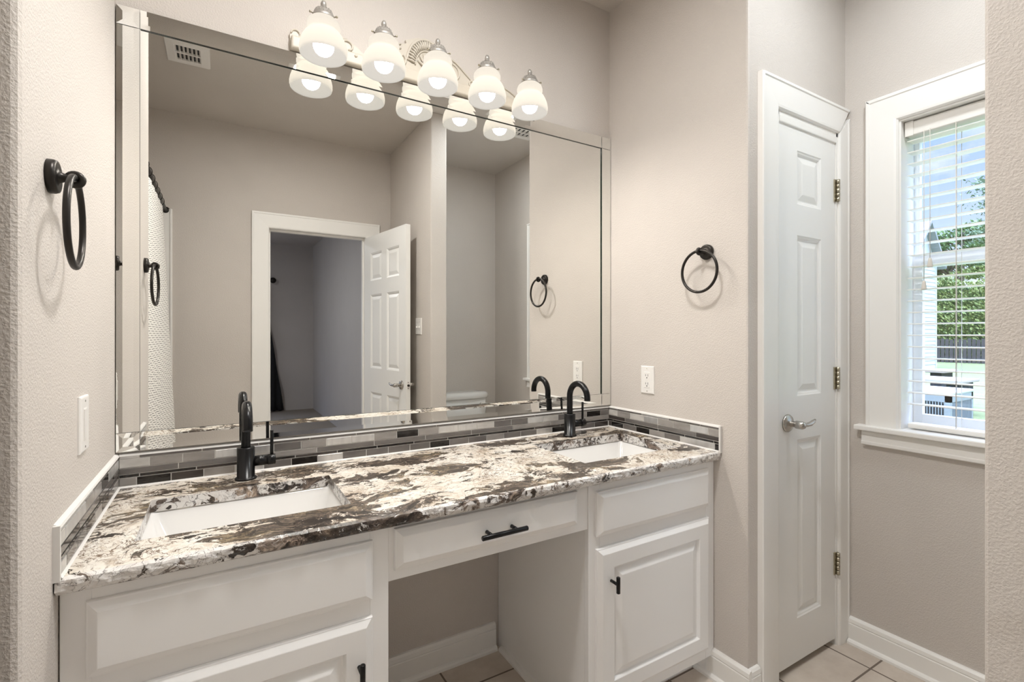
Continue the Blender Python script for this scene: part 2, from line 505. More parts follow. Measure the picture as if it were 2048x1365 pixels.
# ------------------------------------------------------------------ mesh building
class MB:
    def __init__(self):
        self.bm = bmesh.new()

    def face(self, pts, mi=0, smooth=False):
        vs = [self.bm.verts.new(p) for p in pts]
        f = self.bm.faces.new(vs)
        f.material_index = mi
        f.smooth = smooth
        return f

    def box(self, x0, x1, y0, y1, z0, z1, mi=0, bev=0.0, seg=2):
        x0, x1 = min(x0, x1), max(x0, x1)
        y0, y1 = min(y0, y1), max(y0, y1)
        z0, z1 = min(z0, z1), max(z0, z1)
        P = [(x0, y0, z0), (x1, y0, z0), (x1, y1, z0), (x0, y1, z0),
             (x0, y0, z1), (x1, y0, z1), (x1, y1, z1), (x0, y1, z1)]
        v = [self.bm.verts.new(p) for p in P]
        fs = []
        for q in ((0, 3, 2, 1), (4, 5, 6, 7), (0, 1, 5, 4), (1, 2, 6, 5), (2, 3, 7, 6), (3, 0, 4, 7)):
            f = self.bm.faces.new([v[i] for i in q])
            f.material_index = mi
            fs.append(f)
        if bev > 0:
            es = list({e for f in fs for e in f.edges})
            r = bmesh.ops.bevel(self.bm, geom=es, offset=bev, segments=seg, profile=0.5, affect='EDGES')
            for f in r['faces']:
                f.material_index = mi
        return v

    def lathe(self, prof, origin, axis=(0, 0, 1), n=32, mi=0, cap0=False, cap1=False):
        ax = Vector(axis).normalized()
        q = Vector((0, 0, 1)).rotation_difference(ax)
        o = Vector(origin)
        rings = []
        for r, h in prof:
            if r < 1e-6:
                rings.append([self.bm.verts.new(o + q @ Vector((0, 0, h)))])
            else:
                rings.append([self.bm.verts.new(o + q @ Vector((r * math.cos(2 * math.pi * i / n), r * math.sin(2 * math.pi * i / n), h))) for i in range(n)])
        for a, b in zip(rings, rings[1:]):
            for i in range(n):
                j = (i + 1) % n
                if len(a) == 1 and len(b) == 1:
                    continue
                if len(a) == 1:
                    f = self.bm.faces.new([a[0], b[i], b[j]])
                elif len(b) == 1:
                    f = self.bm.faces.new([a[i], a[j], b[0]])
                else:
                    f = self.bm.faces.new([a[i], a[j], b[j], b[i]])
                f.material_index = mi
                f.smooth = True
        if cap0 and len(rings[0]) > 1:
            f = self.bm.faces.new(list(reversed(rings[0])))
            f.material_index = mi
        if cap1 and len(rings[-1]) > 1:
            f = self.bm.faces.new(rings[-1])
            f.material_index = mi
        return self

    def cyl(self, a, b, r, n=20, mi=0, r2=None, bev=0.0):
        a, b = Vector(a), Vector(b)
        hh = (b - a).length
        r2 = r if r2 is None else r2
        if bev > 0:
            prof = [(r - bev, 0), (r, bev), (r2, hh - bev), (r2 - bev, hh)]
        else:
            prof = [(r, 0), (r2, hh)]
        self.lathe(prof, a, b - a, n, mi, True, True)
        return self

    def tube(self, pts, r, n=14, mi=0, closed=False, caps=True):
        pts = [Vector(p) for p in pts]
        N = len(pts)
        rs = r if isinstance(r, (list, tuple)) else [r] * N
        rings = []
        prev = None
        for i, p in enumerate(pts):
            if closed:
                d = (pts[(i + 1) % N] - pts[i - 1]).normalized()
            elif i == 0:
                d = (pts[1] - p).normalized()
            elif i == N - 1:
                d = (p - pts[-2]).normalized()
            else:
                d = (pts[i + 1] - pts[i - 1]).normalized()
            if prev is None:
                u = d.orthogonal().normalized()
            else:
                u = (prev - d * prev.dot(d)).normalized()
            prev = u
            w = d.cross(u)
            rings.append([self.bm.verts.new(p + (u * math.cos(2 * math.pi * k / n) + w * math.sin(2 * math.pi * k / n)) * rs[i]) for k in range(n)])
        segs = list(zip(rings, rings[1:]))
        if closed:
            # align the last ring to the first
            a, b = rings[-1], rings[0]
            best = min(range(n), key=lambda s: sum((a[k].co - b[(k + s) % n].co).length for k in range(n)))
            segs.append((a, [b[(k + best) % n] for k in range(n)]))
        for a, b in segs:
            for k in range(n):
                j = (k + 1) % n
                f = self.bm.faces.new([a[k], a[j], b[j], b[k]])
                f.smooth = True
                f.material_index = mi
        if caps and not closed:
            f = self.bm.faces.new(list(reversed(rings[0]))); f.material_index = mi
            f = self.bm.faces.new(rings[-1]); f.material_index = mi
        return self

    def prism(self, outline, fn, d0, d1, mi=0):
        """outline of (u, v); fn(u, v, d) gives the point; extruded from d0 to d1."""
        a = [self.bm.verts.new(fn(u, v, d0)) for u, v in outline]
        b = [self.bm.verts.new(fn(u, v, d1)) for u, v in outline]
        n = len(a)
        for fvs in (list(reversed(a)), b):
            f = self.bm.faces.new(fvs)
            f.material_index = mi
        for i in range(n):
            j = (i + 1) % n
            f = self.bm.faces.new([a[i], a[j], b[j], b[i]])
            f.material_index = mi
        return self

    def rect_loops(self, u0, u1, v0, v1, loops, fn, mi=0, fill=True):
        """nested rectangles; loops of (inset, depth)."""
        prev = None
        for ins, dep in loops:
            r = [self.bm.verts.new(fn(u, v, dep)) for u, v in ((u0 + ins, v0 + ins), (u1 - ins, v0 + ins), (u1 - ins, v1 - ins), (u0 + ins, v1 - ins))]
            if prev:
                for i in range(4):
                    j = (i + 1) % 4
                    f = self.bm.faces.new([prev[i], prev[j], r[j], r[i]])
                    f.material_index = mi
            prev = r
        if fill:
            f = self.bm.faces.new(prev)
            f.material_index = mi
        return self

    def build(self, name, mats, parent=None, merge=True, autosmooth=None):
        if merge:
            bmesh.ops.remove_doubles(self.bm, verts=self.bm.verts, dist=1e-5)
        bmesh.ops.recalc_face_normals(self.bm, faces=self.bm.faces)
        me = bpy.data.meshes.new(name)
        self.bm.to_mesh(me)
        self.bm.free()
        for m in (mats if isinstance(mats, (list, tuple)) else [mats]):
            me.materials.append(m)
        o = bpy.data.objects.new(name, me)
        COL.objects.link(o)
        if parent is not None:
            attach(o, parent)
        return o

def world_of(o):
    mtx = o.matrix_basis.copy()
    if o.parent is not None:
        mtx = world_of(o.parent) @ o.matrix_parent_inverse @ mtx
    return mtx

def attach(o, parent):
    o.parent = parent
    o.matrix_parent_inverse = world_of(parent).inverted()

def thing(name, loc, label, cat, group=None, kind=None):
    o = bpy.data.objects.new(name, None)
    o.empty_display_size = 0.1
    COL.objects.link(o)
    o.location = loc
    return tag(o, label, cat, group, kind)

def tag(o, label, cat, group=None, kind=None):
    o['label'] = label
    o['category'] = cat
    if group:
        o['group'] = group
    if kind:
        o['kind'] = kind
    return o

def struct(o, label, cat):
    return tag(o, label, cat, None, 'structure')

def arc(c, r, a0, a1, n, fn):
    return [fn(c[0] + r * math.cos(a0 + (a1 - a0) * i / n), c[1] + r * math.sin(a0 + (a1 - a0) * i / n)) for i in range(n + 1)]

# ------------------------------------------------------------------ room shell
def wall_box(name, x0, x1, y0, y1, label, z0=0.0, z1=CEIL, m='wall', bev=0.0):
    b = MB()
    b.box(x0, x1, y0, y1, z0, z1, 0, bev, 3)
    return struct(b.build(name, M[m]), label, 'wall')

wall_box('wall_back', XL - 0.11, XR + 0.11, D, D + 0.12, 'greige textured wall behind the long vanity mirror')
b = MB()
b.prism([(XL, D), (XL, YLC + 0.01), (XL - 0.003, YLC + 0.003), (XL - 0.01, YLC), (-1.17, YLC), (-1.17, YLC + 0.11), (XL - 0.11, YLC + 0.11), (XL - 0.11, D)],
        lambda u, v, d: (u, v, d), 0, CEIL)
struct(b.build('wall_left', M['wall']), 'greige textured wall at the left end of the vanity, carrying a towel ring', 'wall')
b = MB()
b.prism([(XR, D), (XR + 0.10, D), (XR + 0.10, YD + 0.10), (1.735, YD + 0.10), (1.735, YD), (XR + 0.008, YD), (XR + 0.002, YD + 0.002), (XR, YD + 0.008)],
        lambda u, v, d: (u, v, d), 0, CEIL)
struct(b.build('wall_right', M['wall']), 'greige textured wall at the right end of the vanity, carrying outlet and towel ring', 'wall')
b = MB()
b.box(1.735, XW, YD, YD + 0.10, 2.075, CEIL)
b.box(2.160, XW, YD, YD + 0.10, 0, 2.075)
struct(b.build('wall_closet', M['wall']), 'greige wall around the narrow white closet door', 'wall')
WY0, WY1, WZ0, WZ1 = 0.100, 0.843, 0.890, 2.088
b = MB()
XO = XW + 0.16
b.box(XW, XO, YO - 0.12, WY0, 0, CEIL)
b.box(XW, XO, WY1, D + 0.12, 0, CEIL)
b.box(XW, XO, WY0, WY1, 0, WZ0)
b.box(XW, XO, WY0, WY1, WZ1, CEIL)
struct(b.build('wall_window', M['wall'], merge=False), 'greige textured wall holding the window with blinds', 'wall')
b = MB()
b.box(XP0, XP1, YO, YP, 0, CEIL, 0, 0.006, 2)
struct(b.build('wall_partition', M['wall']), 'greige textured stub wall cropped at the right edge of the photo', 'wall')
OX0, OX1, OZ = 0.318, 1.022, 2.055
b = MB()
b.box(-1.17, OX0 - 0.015, YO - 0.115, YO, 0, CEIL)
b.box(OX1 + 0.015, XW, YO - 0.115, YO, 0, CEIL)
b.box(OX0 - 0.015, OX1 + 0.015, YO - 0.115, YO, OZ + 0.015, CEIL)
struct(b.build('wall_rear', M['wall'], merge=False), 'greige wall with a doorway, seen in the mirror', 'wall')
wall_box('wall_tub', -1.17, -1.06, YO, YLC, 'plain wall at the far side of the bathtub recess')
b = MB()
b.box(-1.2, XO, YO - 0.115, D + 0.1, CEIL, CEIL + 0.1)
struct(b.build('ceiling', M['ceiling']), 'greige textured bathroom ceiling', 'ceiling')
b = MB()
b.box(-1.2, XO, YO - 0.115, D + 0.1, -0.1, 0)
struct(b.build('floor', M['floor']), 'beige square floor tiles with brown grout', 'floor')
# closet interior behind the narrow door
b = MB()
b.box(XR + 0.10, XW, D + 0.0, D + 0.12, 0, CEIL)
struct(b.build('wall_closet_back', M['wall']), 'wall at the back of the closet behind the narrow door', 'wall')

# bedroom beyond the doorway (seen in the mirror)
BY, BX0, BX1 = -5.5, -3.2, 1.385
b = MB()
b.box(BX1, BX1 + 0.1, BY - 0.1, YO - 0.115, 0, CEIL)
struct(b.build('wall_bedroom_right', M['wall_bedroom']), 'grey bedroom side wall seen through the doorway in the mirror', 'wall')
b = MB()
b.box(-0.2, BX1, BY - 0.1, BY, 0, CEIL)
b.box(BX0, -1.9, BY - 0.1, BY, 0, CEIL)
b.box(-1.9, -0.2, BY - 0.1, BY, 0, 0.8)
b.box(-1.9, -0.2, BY - 0.1, BY, 2.1, CEIL)
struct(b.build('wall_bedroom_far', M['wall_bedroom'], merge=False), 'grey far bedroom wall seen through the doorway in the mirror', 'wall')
b = MB()
b.box(BX0 - 0.1, BX0, BY - 0.1, -4.4, 0, CEIL)
b.box(BX0 - 0.1, BX0, -1.6, YO - 0.115, 0, CEIL)
b.box(BX0 - 0.1, BX0, -4.4, -1.6, 0, 0.5)  # unseen opening added here to let sun and sky brighten the bedroom
b.box(BX0 - 0.1, BX0, -4.4, -1.6, 2.3, CEIL)
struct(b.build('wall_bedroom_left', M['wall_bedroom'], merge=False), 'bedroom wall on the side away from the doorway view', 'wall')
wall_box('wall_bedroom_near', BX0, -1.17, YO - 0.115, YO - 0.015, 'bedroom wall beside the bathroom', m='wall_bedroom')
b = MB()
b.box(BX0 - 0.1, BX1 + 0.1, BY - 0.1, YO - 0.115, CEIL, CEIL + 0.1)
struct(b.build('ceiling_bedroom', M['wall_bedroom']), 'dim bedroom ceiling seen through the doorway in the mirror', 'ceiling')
b = MB()
b.box(BX0 - 0.1, BX1 + 0.1, BY - 0.1, YO - 0.115, -0.1, 0)
struct(b.build('floor_bedroom', M['carpet']), 'carpeted bedroom floor beyond the doorway', 'floor')

# ------------------------------------------------------------------ baseboards
def base_profile(h=0.105):
    # (distance from wall, height): shoe, board, cap
    return [(0, 0), (0.030, 0), (0.029, 0.009), (0.024, 0.015), (0.017, 0.018), (0.016, h - 0.028), (0.013, h - 0.025), (0.0155, h - 0.021),
            (0.0135, h - 0.008), (0.008, h - 0.001), (0, h)]

def baseboard(name, p0, p1, nrm, label, h=0.105):
    p0, p1, nrm = Vector((*p0, 0)), Vector((*p1, 0)), Vector((*nrm, 0))
    b = MB()
    pts = base_profile(h)
    A = [b.bm.verts.new(p0 + nrm * d + Vector((0, 0, z))) for d, z in pts]
    B = [b.bm.verts.new(p1 + nrm * d + Vector((0, 0, z))) for d, z in pts]
    n = len(A)
    b.bm.faces.new(A)
    b.bm.faces.new(list(reversed(B)))
    for i in range(n):
        j = (i + 1) % n
        b.bm.faces.new([A[i], B[i], B[j], A[j]])
    return struct(b.build(name, M['white']), label, 'baseboard')

baseboard('baseboard_window', (XW, YD - 0.02), (XW, YO), (-1, 0), 'white baseboard under the window')
baseboard('baseboard_right', (XR, FY + 0.07), (XR, YD - 0.0135), (-1, 0), 'white baseboard between the vanity and the closet corner')
baseboard('baseboard_corner', (XR, YD), (1.622, YD), (0, -1), 'short white baseboard return beside the closet door casing')
baseboard('baseboard_knee', (0.372, D), (0.954, D), (0, -1), 'white baseboard in the knee space under the drawer')
baseboard('baseboard_partition', (XP0, YO), (XP0, YP), (-1, 0), 'white baseboard along the stub wall')
baseboard('baseboard_rear', (-0.27, YO), (0.20, YO), (0, 1), 'white baseboard left of the bedroom doorway')
baseboard('baseboard_toilet', (XP1, YO), (XW, YO), (0, 1), 'white baseboard behind the toilet')

# ------------------------------------------------------------------ casing helper
def casing_bar(b, a0, a1, t0, t1, along, face, mi=0):
    """moulded flat casing piece; a = run, t = width (t0 inner edge, t1 outer edge); face(a, t, depth)."""
    w = t1 - t0
    prof = [(0, 0), (0, 0.010), (0.006 * (1 if w > 0 else -1), 0.015), (0.014 * (1 if w > 0 else -1), 0.016),
            (w - 0.016 * (1 if w > 0 else -1), 0.018), (w - 0.012 * (1 if w > 0 else -1), 0.021), (w - 0.003 * (1 if w > 0 else -1), 0.021), (w, 0.018), (w, 0)]
    # mitre: the run of each profile point grows with its width where asked
    A = [b.bm.verts.new(face(a0 - along[0] * abs(t), t0 + t, d)) for t, d in prof]
    B = [b.bm.verts.new(face(a1 + along[1] * abs(t), t0 + t, d)) for t, d in prof]
    n = len(A)
    b.bm.faces.new(A)
    b.bm.faces.new(list(reversed(B)))
    for i in range(n):
        j = (i + 1) % n
        f = b.bm.faces.new([A[i], B[i], B[j], A[j]])
        f.material_index = mi

# closet door casing (trim_1): face towards -Y
CX0, CX1, CZ = 1.735, 2.160, 2.082
tr = MB()
fz = lambda a, t, d: (t, YD - d, a)       # vertical pieces
fx = lambda a, t, d: (a, YD - d, t)       # head
casing_bar(tr, 0, CZ, CX0, 1.626, (0, 1), fz)
casing_bar(tr, 0, CZ, CX1, XW - 0.001, (0, 1), fz)
casing_bar(tr, CX0, XW - 0.076, CZ, CZ + 0.110, (1, 0.68), fx)
# jambs and stop
tr.box(CX0 - 0.002, CX0 + 0.012, YD - 0.006, YD + 0.10, 0, CZ)
tr.box(CX1 - 0.010, CX1 + 0.002, YD - 0.006, YD + 0.10, 0, CZ)
tr.box(CX0, CX1, YD - 0.006, YD + 0.10, CZ - 0.014, CZ + 0.002)
tr.box(CX0 + 0.012, CX1 - 0.010, YD - 0.008, YD + 0.002, CZ - 0.040, CZ - 0.014, 0, 0.003)
struct(tr.build('trim_1', M['white'], merge=False), 'white casing around the narrow closet door', 'door casing')

# ------------------------------------------------------------------ panel doors
def panel_door_mesh(w, h, t, cols, rows, fn, both=True):
    """cols / rows: (start, end) of recessed panels; fn(u, v, d) with d = 0 front face, d = t back face."""
    b = MB()
    us = sorted({0, w, *[c for cc in cols for c in cc]})
    vs = sorted({0, h, *[r for rr in rows for r in rr]})
    for side in ((0, 1) if both else (0,)):
        for i in range(len(us) - 1):
            for k in range(len(vs) - 1):
                u0, u1, v0, v1 = us[i], us[i + 1], vs[k], vs[k + 1]
                dd = (lambda d: d) if side == 0 else (lambda d: t - d)
                if (u0, u1) in cols and (v0, v1) in rows:
                    b.rect_loops(u0, u1, v0, v1, [(0, dd(0)), (0.004, dd(0.0025)), (0.009, dd(0.004)), (0.014, dd(0.009)), (0.019, dd(0.0095)), (0.040, dd(0.0035)), (0.043, dd(0.003))], fn)
                else:
                    b.face([fn(u, v, dd(0)) for u, v in ((u0, v0), (u1, v0), (u1, v1), (u0, v1))])
    if not both:
        b.face([fn(u, v, t) for u, v in ((0, 0), (w, 0), (w, h), (0, h))])
    for (ua, va, ub, vb) in ((0, 0, w, 0), (w, 0, w, h), (w, h, 0, h), (0, h, 0, 0)):
        b.face([fn(ua, va, 0), fn(ub, vb, 0), fn(ub, vb, t), fn(ua, va, t)])
    return b

def lever_parts(parent, base, out, along, m=M['nickel'], names=True):
    """door lever: rose on the face, neck, curved lever."""
    base, out, along = Vector(base), Vector(out).normalized(), Vector(along).normalized()
    r = MB()
    r.lathe([(0.0, 0), (0.033, 0), (0.033, 0.004), (0.030, 0.008), (0.020, 0.011), (0.014, 0.014), (0.0, 0.014)], base, out, 28)
    rose = r.build('door_rose', m, parent)
    l = MB()
    up = Vector((0, 0, 1))
    p = base + out * 0.012
    l.lathe([(0.011, 0), (0.011, 0.018), (0.0145, 0.022), (0.0145, 0.044), (0.010, 0.052), (0, 0.054)], p, out, 20)
    c = base + out * 0.046
    pts = [c, c + along * 0.022, c + along * 0.045 - up * 0.004, c + along * 0.070 - up * 0.002, c + along * 0.092 + up * 0.005, c + along * 0.104 + up * 0.011]
    l.tube(pts, [0.010, 0.0095, 0.0075, 0.0085, 0.007, 0.003], 12)
    l.build('door_lever', m, rose)

# door_1: narrow closet door
DX0, DX1, DZ0, DZ1 = CX0 + 0.014, CX1 - 0.012, 0.028, CZ - 0.018
dw, dh = DX1 - DX0, DZ1 - DZ0
d1 = thing('door_1', ((DX0 + DX1) / 2, YD, DZ0), 'narrow white three-panel closet door with a nickel lever, left of the window', 'door', None, 'structure')
pc = (1.872 - DX0, 2.042 - DX0)
dm = panel_door_mesh(dw, dh, 0.035, [pc], [(0.191 - DZ0, 0.867 - DZ0), (1.032 - DZ0, 1.64 - DZ0), (1.757 - DZ0, 1.960 - DZ0)], lambda u, v, d: (DX0 + u, YD - 0.002 + d, DZ0 + v), False)
dm.build('door_panel', M['door'], d1)
lever_parts(d1, (1.806, YD - 0.002, 0.935), (0, -1, 0), (1, 0, 0))
for zc in (1.849, 1.087, 0.334):
    hb = MB()
    hb.box(DX1 - 0.012, DX1 + 0.004, YD - 0.006, YD, zc - 0.045, zc + 0.045)
    hb.box(DX1 + 0.006, DX1 + 0.016, YD - 0.010, YD - 0.004, zc - 0.045, zc + 0.045)
    for k in range(5):
        z0 = zc - 0.045 + k * 0.018
        hb.cyl((DX1 + 0.005, YD - 0.012, z0 + 0.001), (DX1 + 0.005, YD - 0.012, z0 + 0.017), 0.0068, 12)
    hb.build('hinge', M['brass'], d1)

# bedroom doorway casing (trim_2) and the open door (door_2)
tr = MB()
fz = lambda a, t, d: (t, YO + d, a)
fx = lambda a, t, d: (a, YO + d, t)
casing_bar(tr, 0, OZ, OX0, 0.203, (0, 1), fz)
casing_bar(tr, 0, OZ, OX1, OX1 + 0.115, (0, 1), fz)
casing_bar(tr, OX0, OX1, OZ, OZ + 0.115, (1, 1), fx)
tr.box(OX0 - 0.015, OX0 + 0.0, YO - 0.125, YO + 0.004, 0, OZ + 0.015)
tr.box(OX1, OX1 + 0.015, YO - 0.125, YO + 0.004, 0, OZ + 0.015)
tr.box(OX0, OX1, YO - 0.125, YO + 0.004, OZ, OZ + 0.015)
tr.box(OX0, OX0 + 0.012, YO - 0.075, YO - 0.04, 0, OZ)
tr.box(OX1 - 0.012, OX1, YO - 0.075, YO - 0.04, 0, OZ)
tr.box(OX0 + 0.012, OX1 - 0.012, YO - 0.075, YO - 0.04, OZ - 0.012, OZ)
tr.box(OX0 - 0.0005, OX0 + 0.0008, YO - 0.035, YO - 0.008, 0.86, 0.93, 1)
struct(tr.build('trim_2', [M['white'], M['slot']], merge=False), 'white casing around the bedroom doorway, seen in the mirror', 'door casing')

HG = Vector((OX1 - 0.006, YO + 0.012, 0))
da = math.radians(80.7)
du, dn = Vector((math.cos(da), math.sin(da), 0)), Vector((math.sin(da), -math.cos(da), 0))
DW, DH, DT = 0.696, 2.035, 0.035
d2 = thing('door_2', HG, 'open white six-panel door beside the doorway, seen in the mirror', 'door', None, 'structure')
f2 = lambda u, v, d: tuple(HG + du * u + dn * d + Vector((0, 0, 0.012 + v)))
dm = panel_door_mesh(DW, DH, DT, [(0.11, 0.308), (0.396, 0.594)], [(0.19, 0.80), (0.99, 1.57), (1.68, 1.90)], f2, True)
dm.build('door_panel', M['door'], d2)
lb = HG + du * (DW - 0.065) + Vector((0, 0, 0.905))
lever_parts(d2, lb, -dn, -du)
lever_parts(d2, lb + dn * DT, dn, -du)
lp = MB()
e0 = HG + du * (DW + 0.0005) + dn * (DT / 2)
lp.prism([(-0.013, -0.029), (0.013, -0.029), (0.013, 0.029), (-0.013, 0.029)], lambda u, v, d: tuple(e0 + dn * u + Vector((0, 0, 0.905 + v)) + du * d), -0.001, 0.0015)
lp.cyl(tuple(e0 + Vector((0, 0, 0.905))), tuple(e0 + du * 0.011 + Vector((0, 0, 0.905))), 0.0085, 16, 1)
for s in (-1, 1):
    lp.cyl(tuple(e0 + Vector((0, 0, 0.905 + 0.021 * s))), tuple(e0 + du * 0.0022 + Vector((0, 0, 0.905 + 0.021 * s))), 0.0035, 10, 1)
lp.build('latch_plate', [M['plate'], M['bronze']], d2)

# ------------------------------------------------------------------ window
win = thing('window_1', (XW, 0.47, WZ0), 'white double-hung window with a wide flat casing and sill, on the right', 'window', None, 'structure')
c = MB()
fz = lambda a, t, d: (XW - d, t, a)
fx = lambda a, t, d: (XW - d, a, t)
casing_bar(c, WZ0 + 0.012, WZ1, WY1 - 0.004, 0.947, (0, 1), fz)
casing_bar(c, WZ0 + 0.012, WZ1, WY0 + 0.004, 0.000, (0, 1), fz)
casing_bar(c, WY0 + 0.004, WY1 - 0.004, WZ1 - 0.004, WZ1 + 0.105, (1, 1), fx)
c.build('window_casing', M['white'], win, merge=False)
s = MB()
s.box(XW - 0.040, XW + 0.10, -0.034, 0.981, WZ0 - 0.008, WZ0 + 0.012, 0, 0.004)
s.build('window_sill', M['white'], win)
s = MB()
fx2 = lambda a, t, d: (XW - d, a, t)
casing_bar(s, 0.0, 0.961, WZ0 - 0.008, 0.824, (0, 0), fx2)
s.build('window_apron', M['white'], win, merge=False)
j = MB()
XF = XW + 0.098
j.box(XW - 0.004, XF, WY1 - 0.010, WY1, WZ0, WZ1)
j.box(XW - 0.004, XF, WY0, WY0 + 0.010, WZ0, WZ1)
j.box(XW - 0.004, XF, WY0 + 0.010, WY1 - 0.010, WZ1 - 0.010, WZ1)
j.build('window_jamb', M['white'], win, merge=False)
f = MB()
FW = 0.003
f.box(XF, XF + 0.06, WY1 - FW, WY1, WZ0, WZ1)
f.box(XF, XF + 0.06, WY0, WY0 + FW, WZ0, WZ1)
f.box(XF, XF + 0.06, WY0 + FW, WY1 - FW, WZ1 - 0.03, WZ1)
f.box(XF, XF + 0.06, WY0 + FW, WY1 - FW, WZ0, WZ0 + 0.03)
f.build('window_frame', M['vinyl'], win, merge=False)
MR = 1.548
for sw, x0, z0, z1 in ((0.036, XF + 0.006, WZ0 + 0.03, MR + 0.022), (0.018, XF + 0.032, MR - 0.022, WZ1 - 0.03)):
    sb = MB()
    y0, y1 = WY0 + FW, WY1 - FW
    sb.box(x0, x0 + 0.024, y1 - sw, y1, z0, z1, 0, 0.002)
    sb.box(x0, x0 + 0.024, y0, y0 + sw, z0, z1, 0, 0.002)
    sb.box(x0 + 0.0004, x0 + 0.0236, y0 + sw - 0.002, y1 - sw + 0.002, z1 - 0.036, z1 - 0.0004, 0, 0.002)
    sb.box(x0 + 0.0004, x0 + 0.0236, y0 + sw - 0.002, y1 - sw + 0.002, z0 + 0.0004, z0 + 0.036, 0, 0.002)
    so = sb.build('window_sash', M['vinyl'], win, merge=False)
    g = MB()
    g.box(x0 + 0.010, x0 + 0.014, y0 + sw - 0.003, y1 - sw + 0.003, z0 + 0.034, z1 - 0.034)
    g.build('window_pane', M['pane'], so)
lk = MB()
lk.box(XF + 0.004, XF + 0.03, 0.64, 0.685, MR + 0.022, MR + 0.030, 0, 0.002)
lk.build('sash_lock', M['bronze'], win)

# blinds
bl = thing('window_blind', (XW + 0.05, 0.47, WZ1 - 0.01), 'white horizontal slat blind lowered in the window with slats open', 'blind')
BC = XW + 0.052
BY0, BY1 = WY0 + 0.018, WY1 - 0.018
h = MB()
h.box(BC - 0.030, BC + 0.028, BY0 - 0.004, BY1 + 0.004, WZ1 - 0.066, WZ1 - 0.014, 0, 0.003)
h.build('headrail', M['blind'], bl)
for ya, yb in ((BY1 - 0.022, BY1 + 0.005), (BY0 - 0.005, BY0 + 0.022)):
    h = MB()
    h.box(BC - 0.033, BC - 0.0302, ya, yb, WZ1 - 0.068, WZ1 - 0.012, 0, 0.001)
    h.build('end_cap', M['blind'], bl, merge=False)
sl = MB()
PITCH = 0.0437
ztop = 2.003
NS = 24
for k in range(NS):
    z = ztop - k * PITCH
    if z < WZ0 + 0.05:
        break
    n = 6
    rows = []
    for i in range(n + 1):
        a = -0.025 + 0.05 * i / n
        cz = z + 0.0022 * (1 - (a / 0.025) ** 2)
        rows.append((BC + a, cz))
    for up, dz in ((0, 0.0014), (1, -0.0014)):
        for (xa, za), (xb, zb) in zip(rows, rows[1:]):
            sl.face([(xa, BY0, za + dz), (xb, BY0, zb + dz), (xb, BY1, zb + dz), (xa, BY1, za + dz)])
    for xa, za in (rows[0], rows[-1]):
        sl.face([(xa, BY0, za - 0.0014), (xa, BY1, za - 0.0014), (xa, BY1, za + 0.0014), (xa, BY0, za + 0.0014)])
    for yy in (BY0, BY1):
        for (xa, za), (xb, zb) in zip(rows, rows[1:]):
            sl.face([(xa, yy, za - 0.0014), (xb, yy, zb - 0.0014), (xb, yy, zb + 0.0014), (xa, yy, za + 0.0014)])
slo = sl.build('slats', M['blind'], bl)
zlast = z
h = MB()
h.box(BC - 0.026, BC + 0.026, BY0, BY1, WZ0 + 0.016, WZ0 + 0.036, 0, 0.006)
h.build('bottom_rail', M['blind'], bl)
h = MB()
for yy in (0.68, 0.27):
    for dx in (-0.027, 0.027):
        h.cyl((BC + dx, yy, WZ0 + 0.036), (BC + dx, yy, WZ1 - 0.06), 0.0011, 6)
    h.cyl((BC, yy + 0.006, WZ0 + 0.036), (BC, yy + 0.006, WZ1 - 0.06), 0.0009, 6)
h.build('ladder_cord', M['cord'], bl, merge=False)
for yy, zt in ((0.752, 1.545), (0.770, 1.463)):
    h = MB()
    h.cyl((BC - 0.034, yy, zt), (BC - 0.034, yy, WZ1 - 0.06), 0.0011, 6)
    hc = h.build('pull_cord', M['cord'], bl)
    h = MB()
    h.lathe([(0, 0.034), (0.0035, 0.034), (0.0055, 0.028), (0.0085, 0.004), (0.0085, 0), (0, 0)], (BC - 0.034, yy, zt - 0.032), (0, 0, 1), 14)
    h.build('tassel', M['cord'], hc)

# ------------------------------------------------------------------ vanity cabinets
def front_panel(b, x0, x1, z0, z1, y, th=0.019, mi=0):
    fn = lambda u, v, d: (u, y + th - d, v)
    b.rect_loops(x0, x1, z0, z1, [(0, 0), (0, 0.007), (0.0015, 0.009), (0.004, 0.0096), (0.0175, 0.0185), (0.019, th)], fn, mi)

def door_front(b, x0, x1, z0, z1, y, th=0.019, mi=0):
    fn = lambda u, v, d: (u, y + th - d, v)
    b.rect_loops(x0, x1, z0, z1, [(0, 0), (0, 0.007), (0.0015, 0.009), (0.004, 0.0096), (0.0165, 0.0185), (0.018, th), (0.062, th), (0.064, th - 0.002),
                                  (0.068, th - 0.0105), (0.073, th - 0.011), (0.096, th - 0.0015), (0.098, th - 0.001)], fn, mi)

